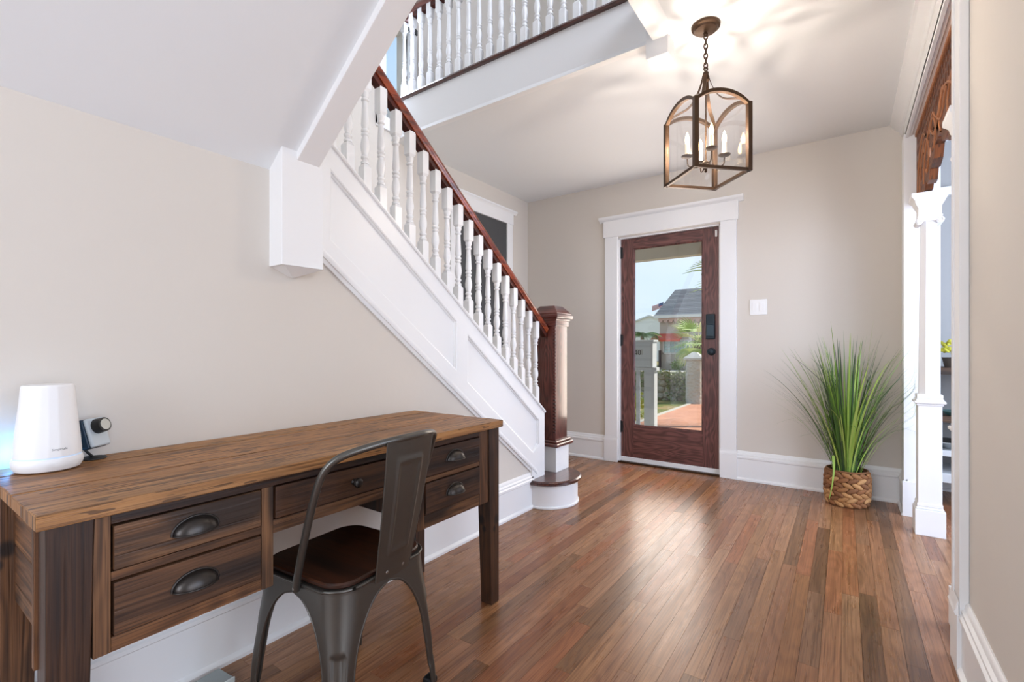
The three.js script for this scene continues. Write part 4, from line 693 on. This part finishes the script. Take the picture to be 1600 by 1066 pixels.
  obj('red_stripes', sp[0], two(0xb84048), fg); obj('white_stripes', sp[1], two(0xe8e6e4), fg); obj('canton', fl(0, .42, 0, 4 / 7), two(0x4b5f8c), fg);
  // palms
  const trunkM = std({ color: 0x7a6a55, roughness: 1, bumpMap: fineNoise, bumpScale: .02 });
  const fan = thing('fan_palm', 'low fan palm with yellow green leaves before the house', 'palm', [-4.15, GY, -17]);
  obj('trunk', M4(cyl(.14, .18, 1.3, 12), 0, 0, 0, [0, .65, 0]), trunkM, fan);
  for (let k = 0; k < 34; k++) {
    const az = r() * 6.28, el = -.9 + 1.9 * r(), o = [], sl = .40 + .14 * r();
    for (let i = 0; i < 13; i++) { const a = (i - 6) / 6 * 1.35, L = .62 * (1 - .18 * Math.abs(a)); o.push(M4(grid(1, 3, (u, v) => [(u - .5) * .05 * Math.sin(Math.PI * (v * .85 + .1)), -.22 * L * v * v * v, v * L]), 0, a, 0, [0, 0, sl])); }
    o.push(tube([[0, 0, 0], [0, .02, sl / 2], [0, 0, sl]], .008, 4, 5));
    const g = merge(o); M4(g, -el, 0, 0); M4(g, 0, az, 0, [0, 1.45, 0]); obj('frond', g, green([0xb4c060, 0x9cb458, 0xc8c278, 0x8ba850][k % 4]), fan);
  }
  const pinnate = (L, droop, rr) => { const o = [], pts = [...Array(9)].map((_, i) => [0, .25 * L * Math.sin(i / 8 * 1.6) - droop * L * (i / 8) ** 2, L * i / 8 * (1 - .25 * droop * i / 8)]); o.push(tube(pts, .012, 12, 5)); const c = new THREE.CatmullRomCurve3(pts.map(p => new THREE.Vector3(...p))); for (let i = 2; i < 26; i++) for (const s of [-1, 1]) { const q = c.getPoint(i / 26), l = .42 * L * (.45 + .55 * Math.sin(i / 26 * 2.8)); o.push(M4(grid(1, 3, (u, v) => [s * v * l * .75, -.5 * l * v * v, v * l * .45 + (u - .5) * .035 * L * (1 - v * .9)]), 0, 0, 0, q.toArray())); } return merge(o); };
  const palm = (name, label, pos, h, L, n, cols, droop, el0) => { const t = thing(name, label, 'palm', pos); obj('trunk', M4(cyl(.09, .13, h, 10), 0, 0, 0, [0, h / 2, 0]), trunkM, t); for (let k = 0; k < n; k++) { const g = pinnate(L * (.85 + .3 * r()), droop * (.8 + .4 * r()), r); M4(g, -(el0 + .8 * r()), 0, 0); M4(g, 0, k * 2.4 + r() * .4, 0, [0, h, 0]); obj('frond', g, green(cols[k % cols.length]), t); } return t; };
  palm('feather_palm', 'bushy green feather palm before the white building', [-9.35, GY, -26], 1.9, 1.0, 14, [0x55753a, 0x6d8a45, 0x456232], .55, -.1);
  palm('feather_palm', 'tall feather palm whose drooping fronds hang at the glass edge', [-.74, GY, -8.4], 2.45, 1.15, 14, [0x7d9658, 0x93a865, 0x6a8550], .95, .0);
  const up = thing('utility_post', 'slim grey post at the left edge of the door glass', 'post', [-2.40, -.02, -6.03]);
  obj('shaft', box(-.03, .03, 0, 2.0, -.03, .03, .004), gp, up); obj('bracket', box(-.035, .035, 1.75, 2.0, -.035, .04, .004), M.black, up);
}
renderer.render(scene, camera);
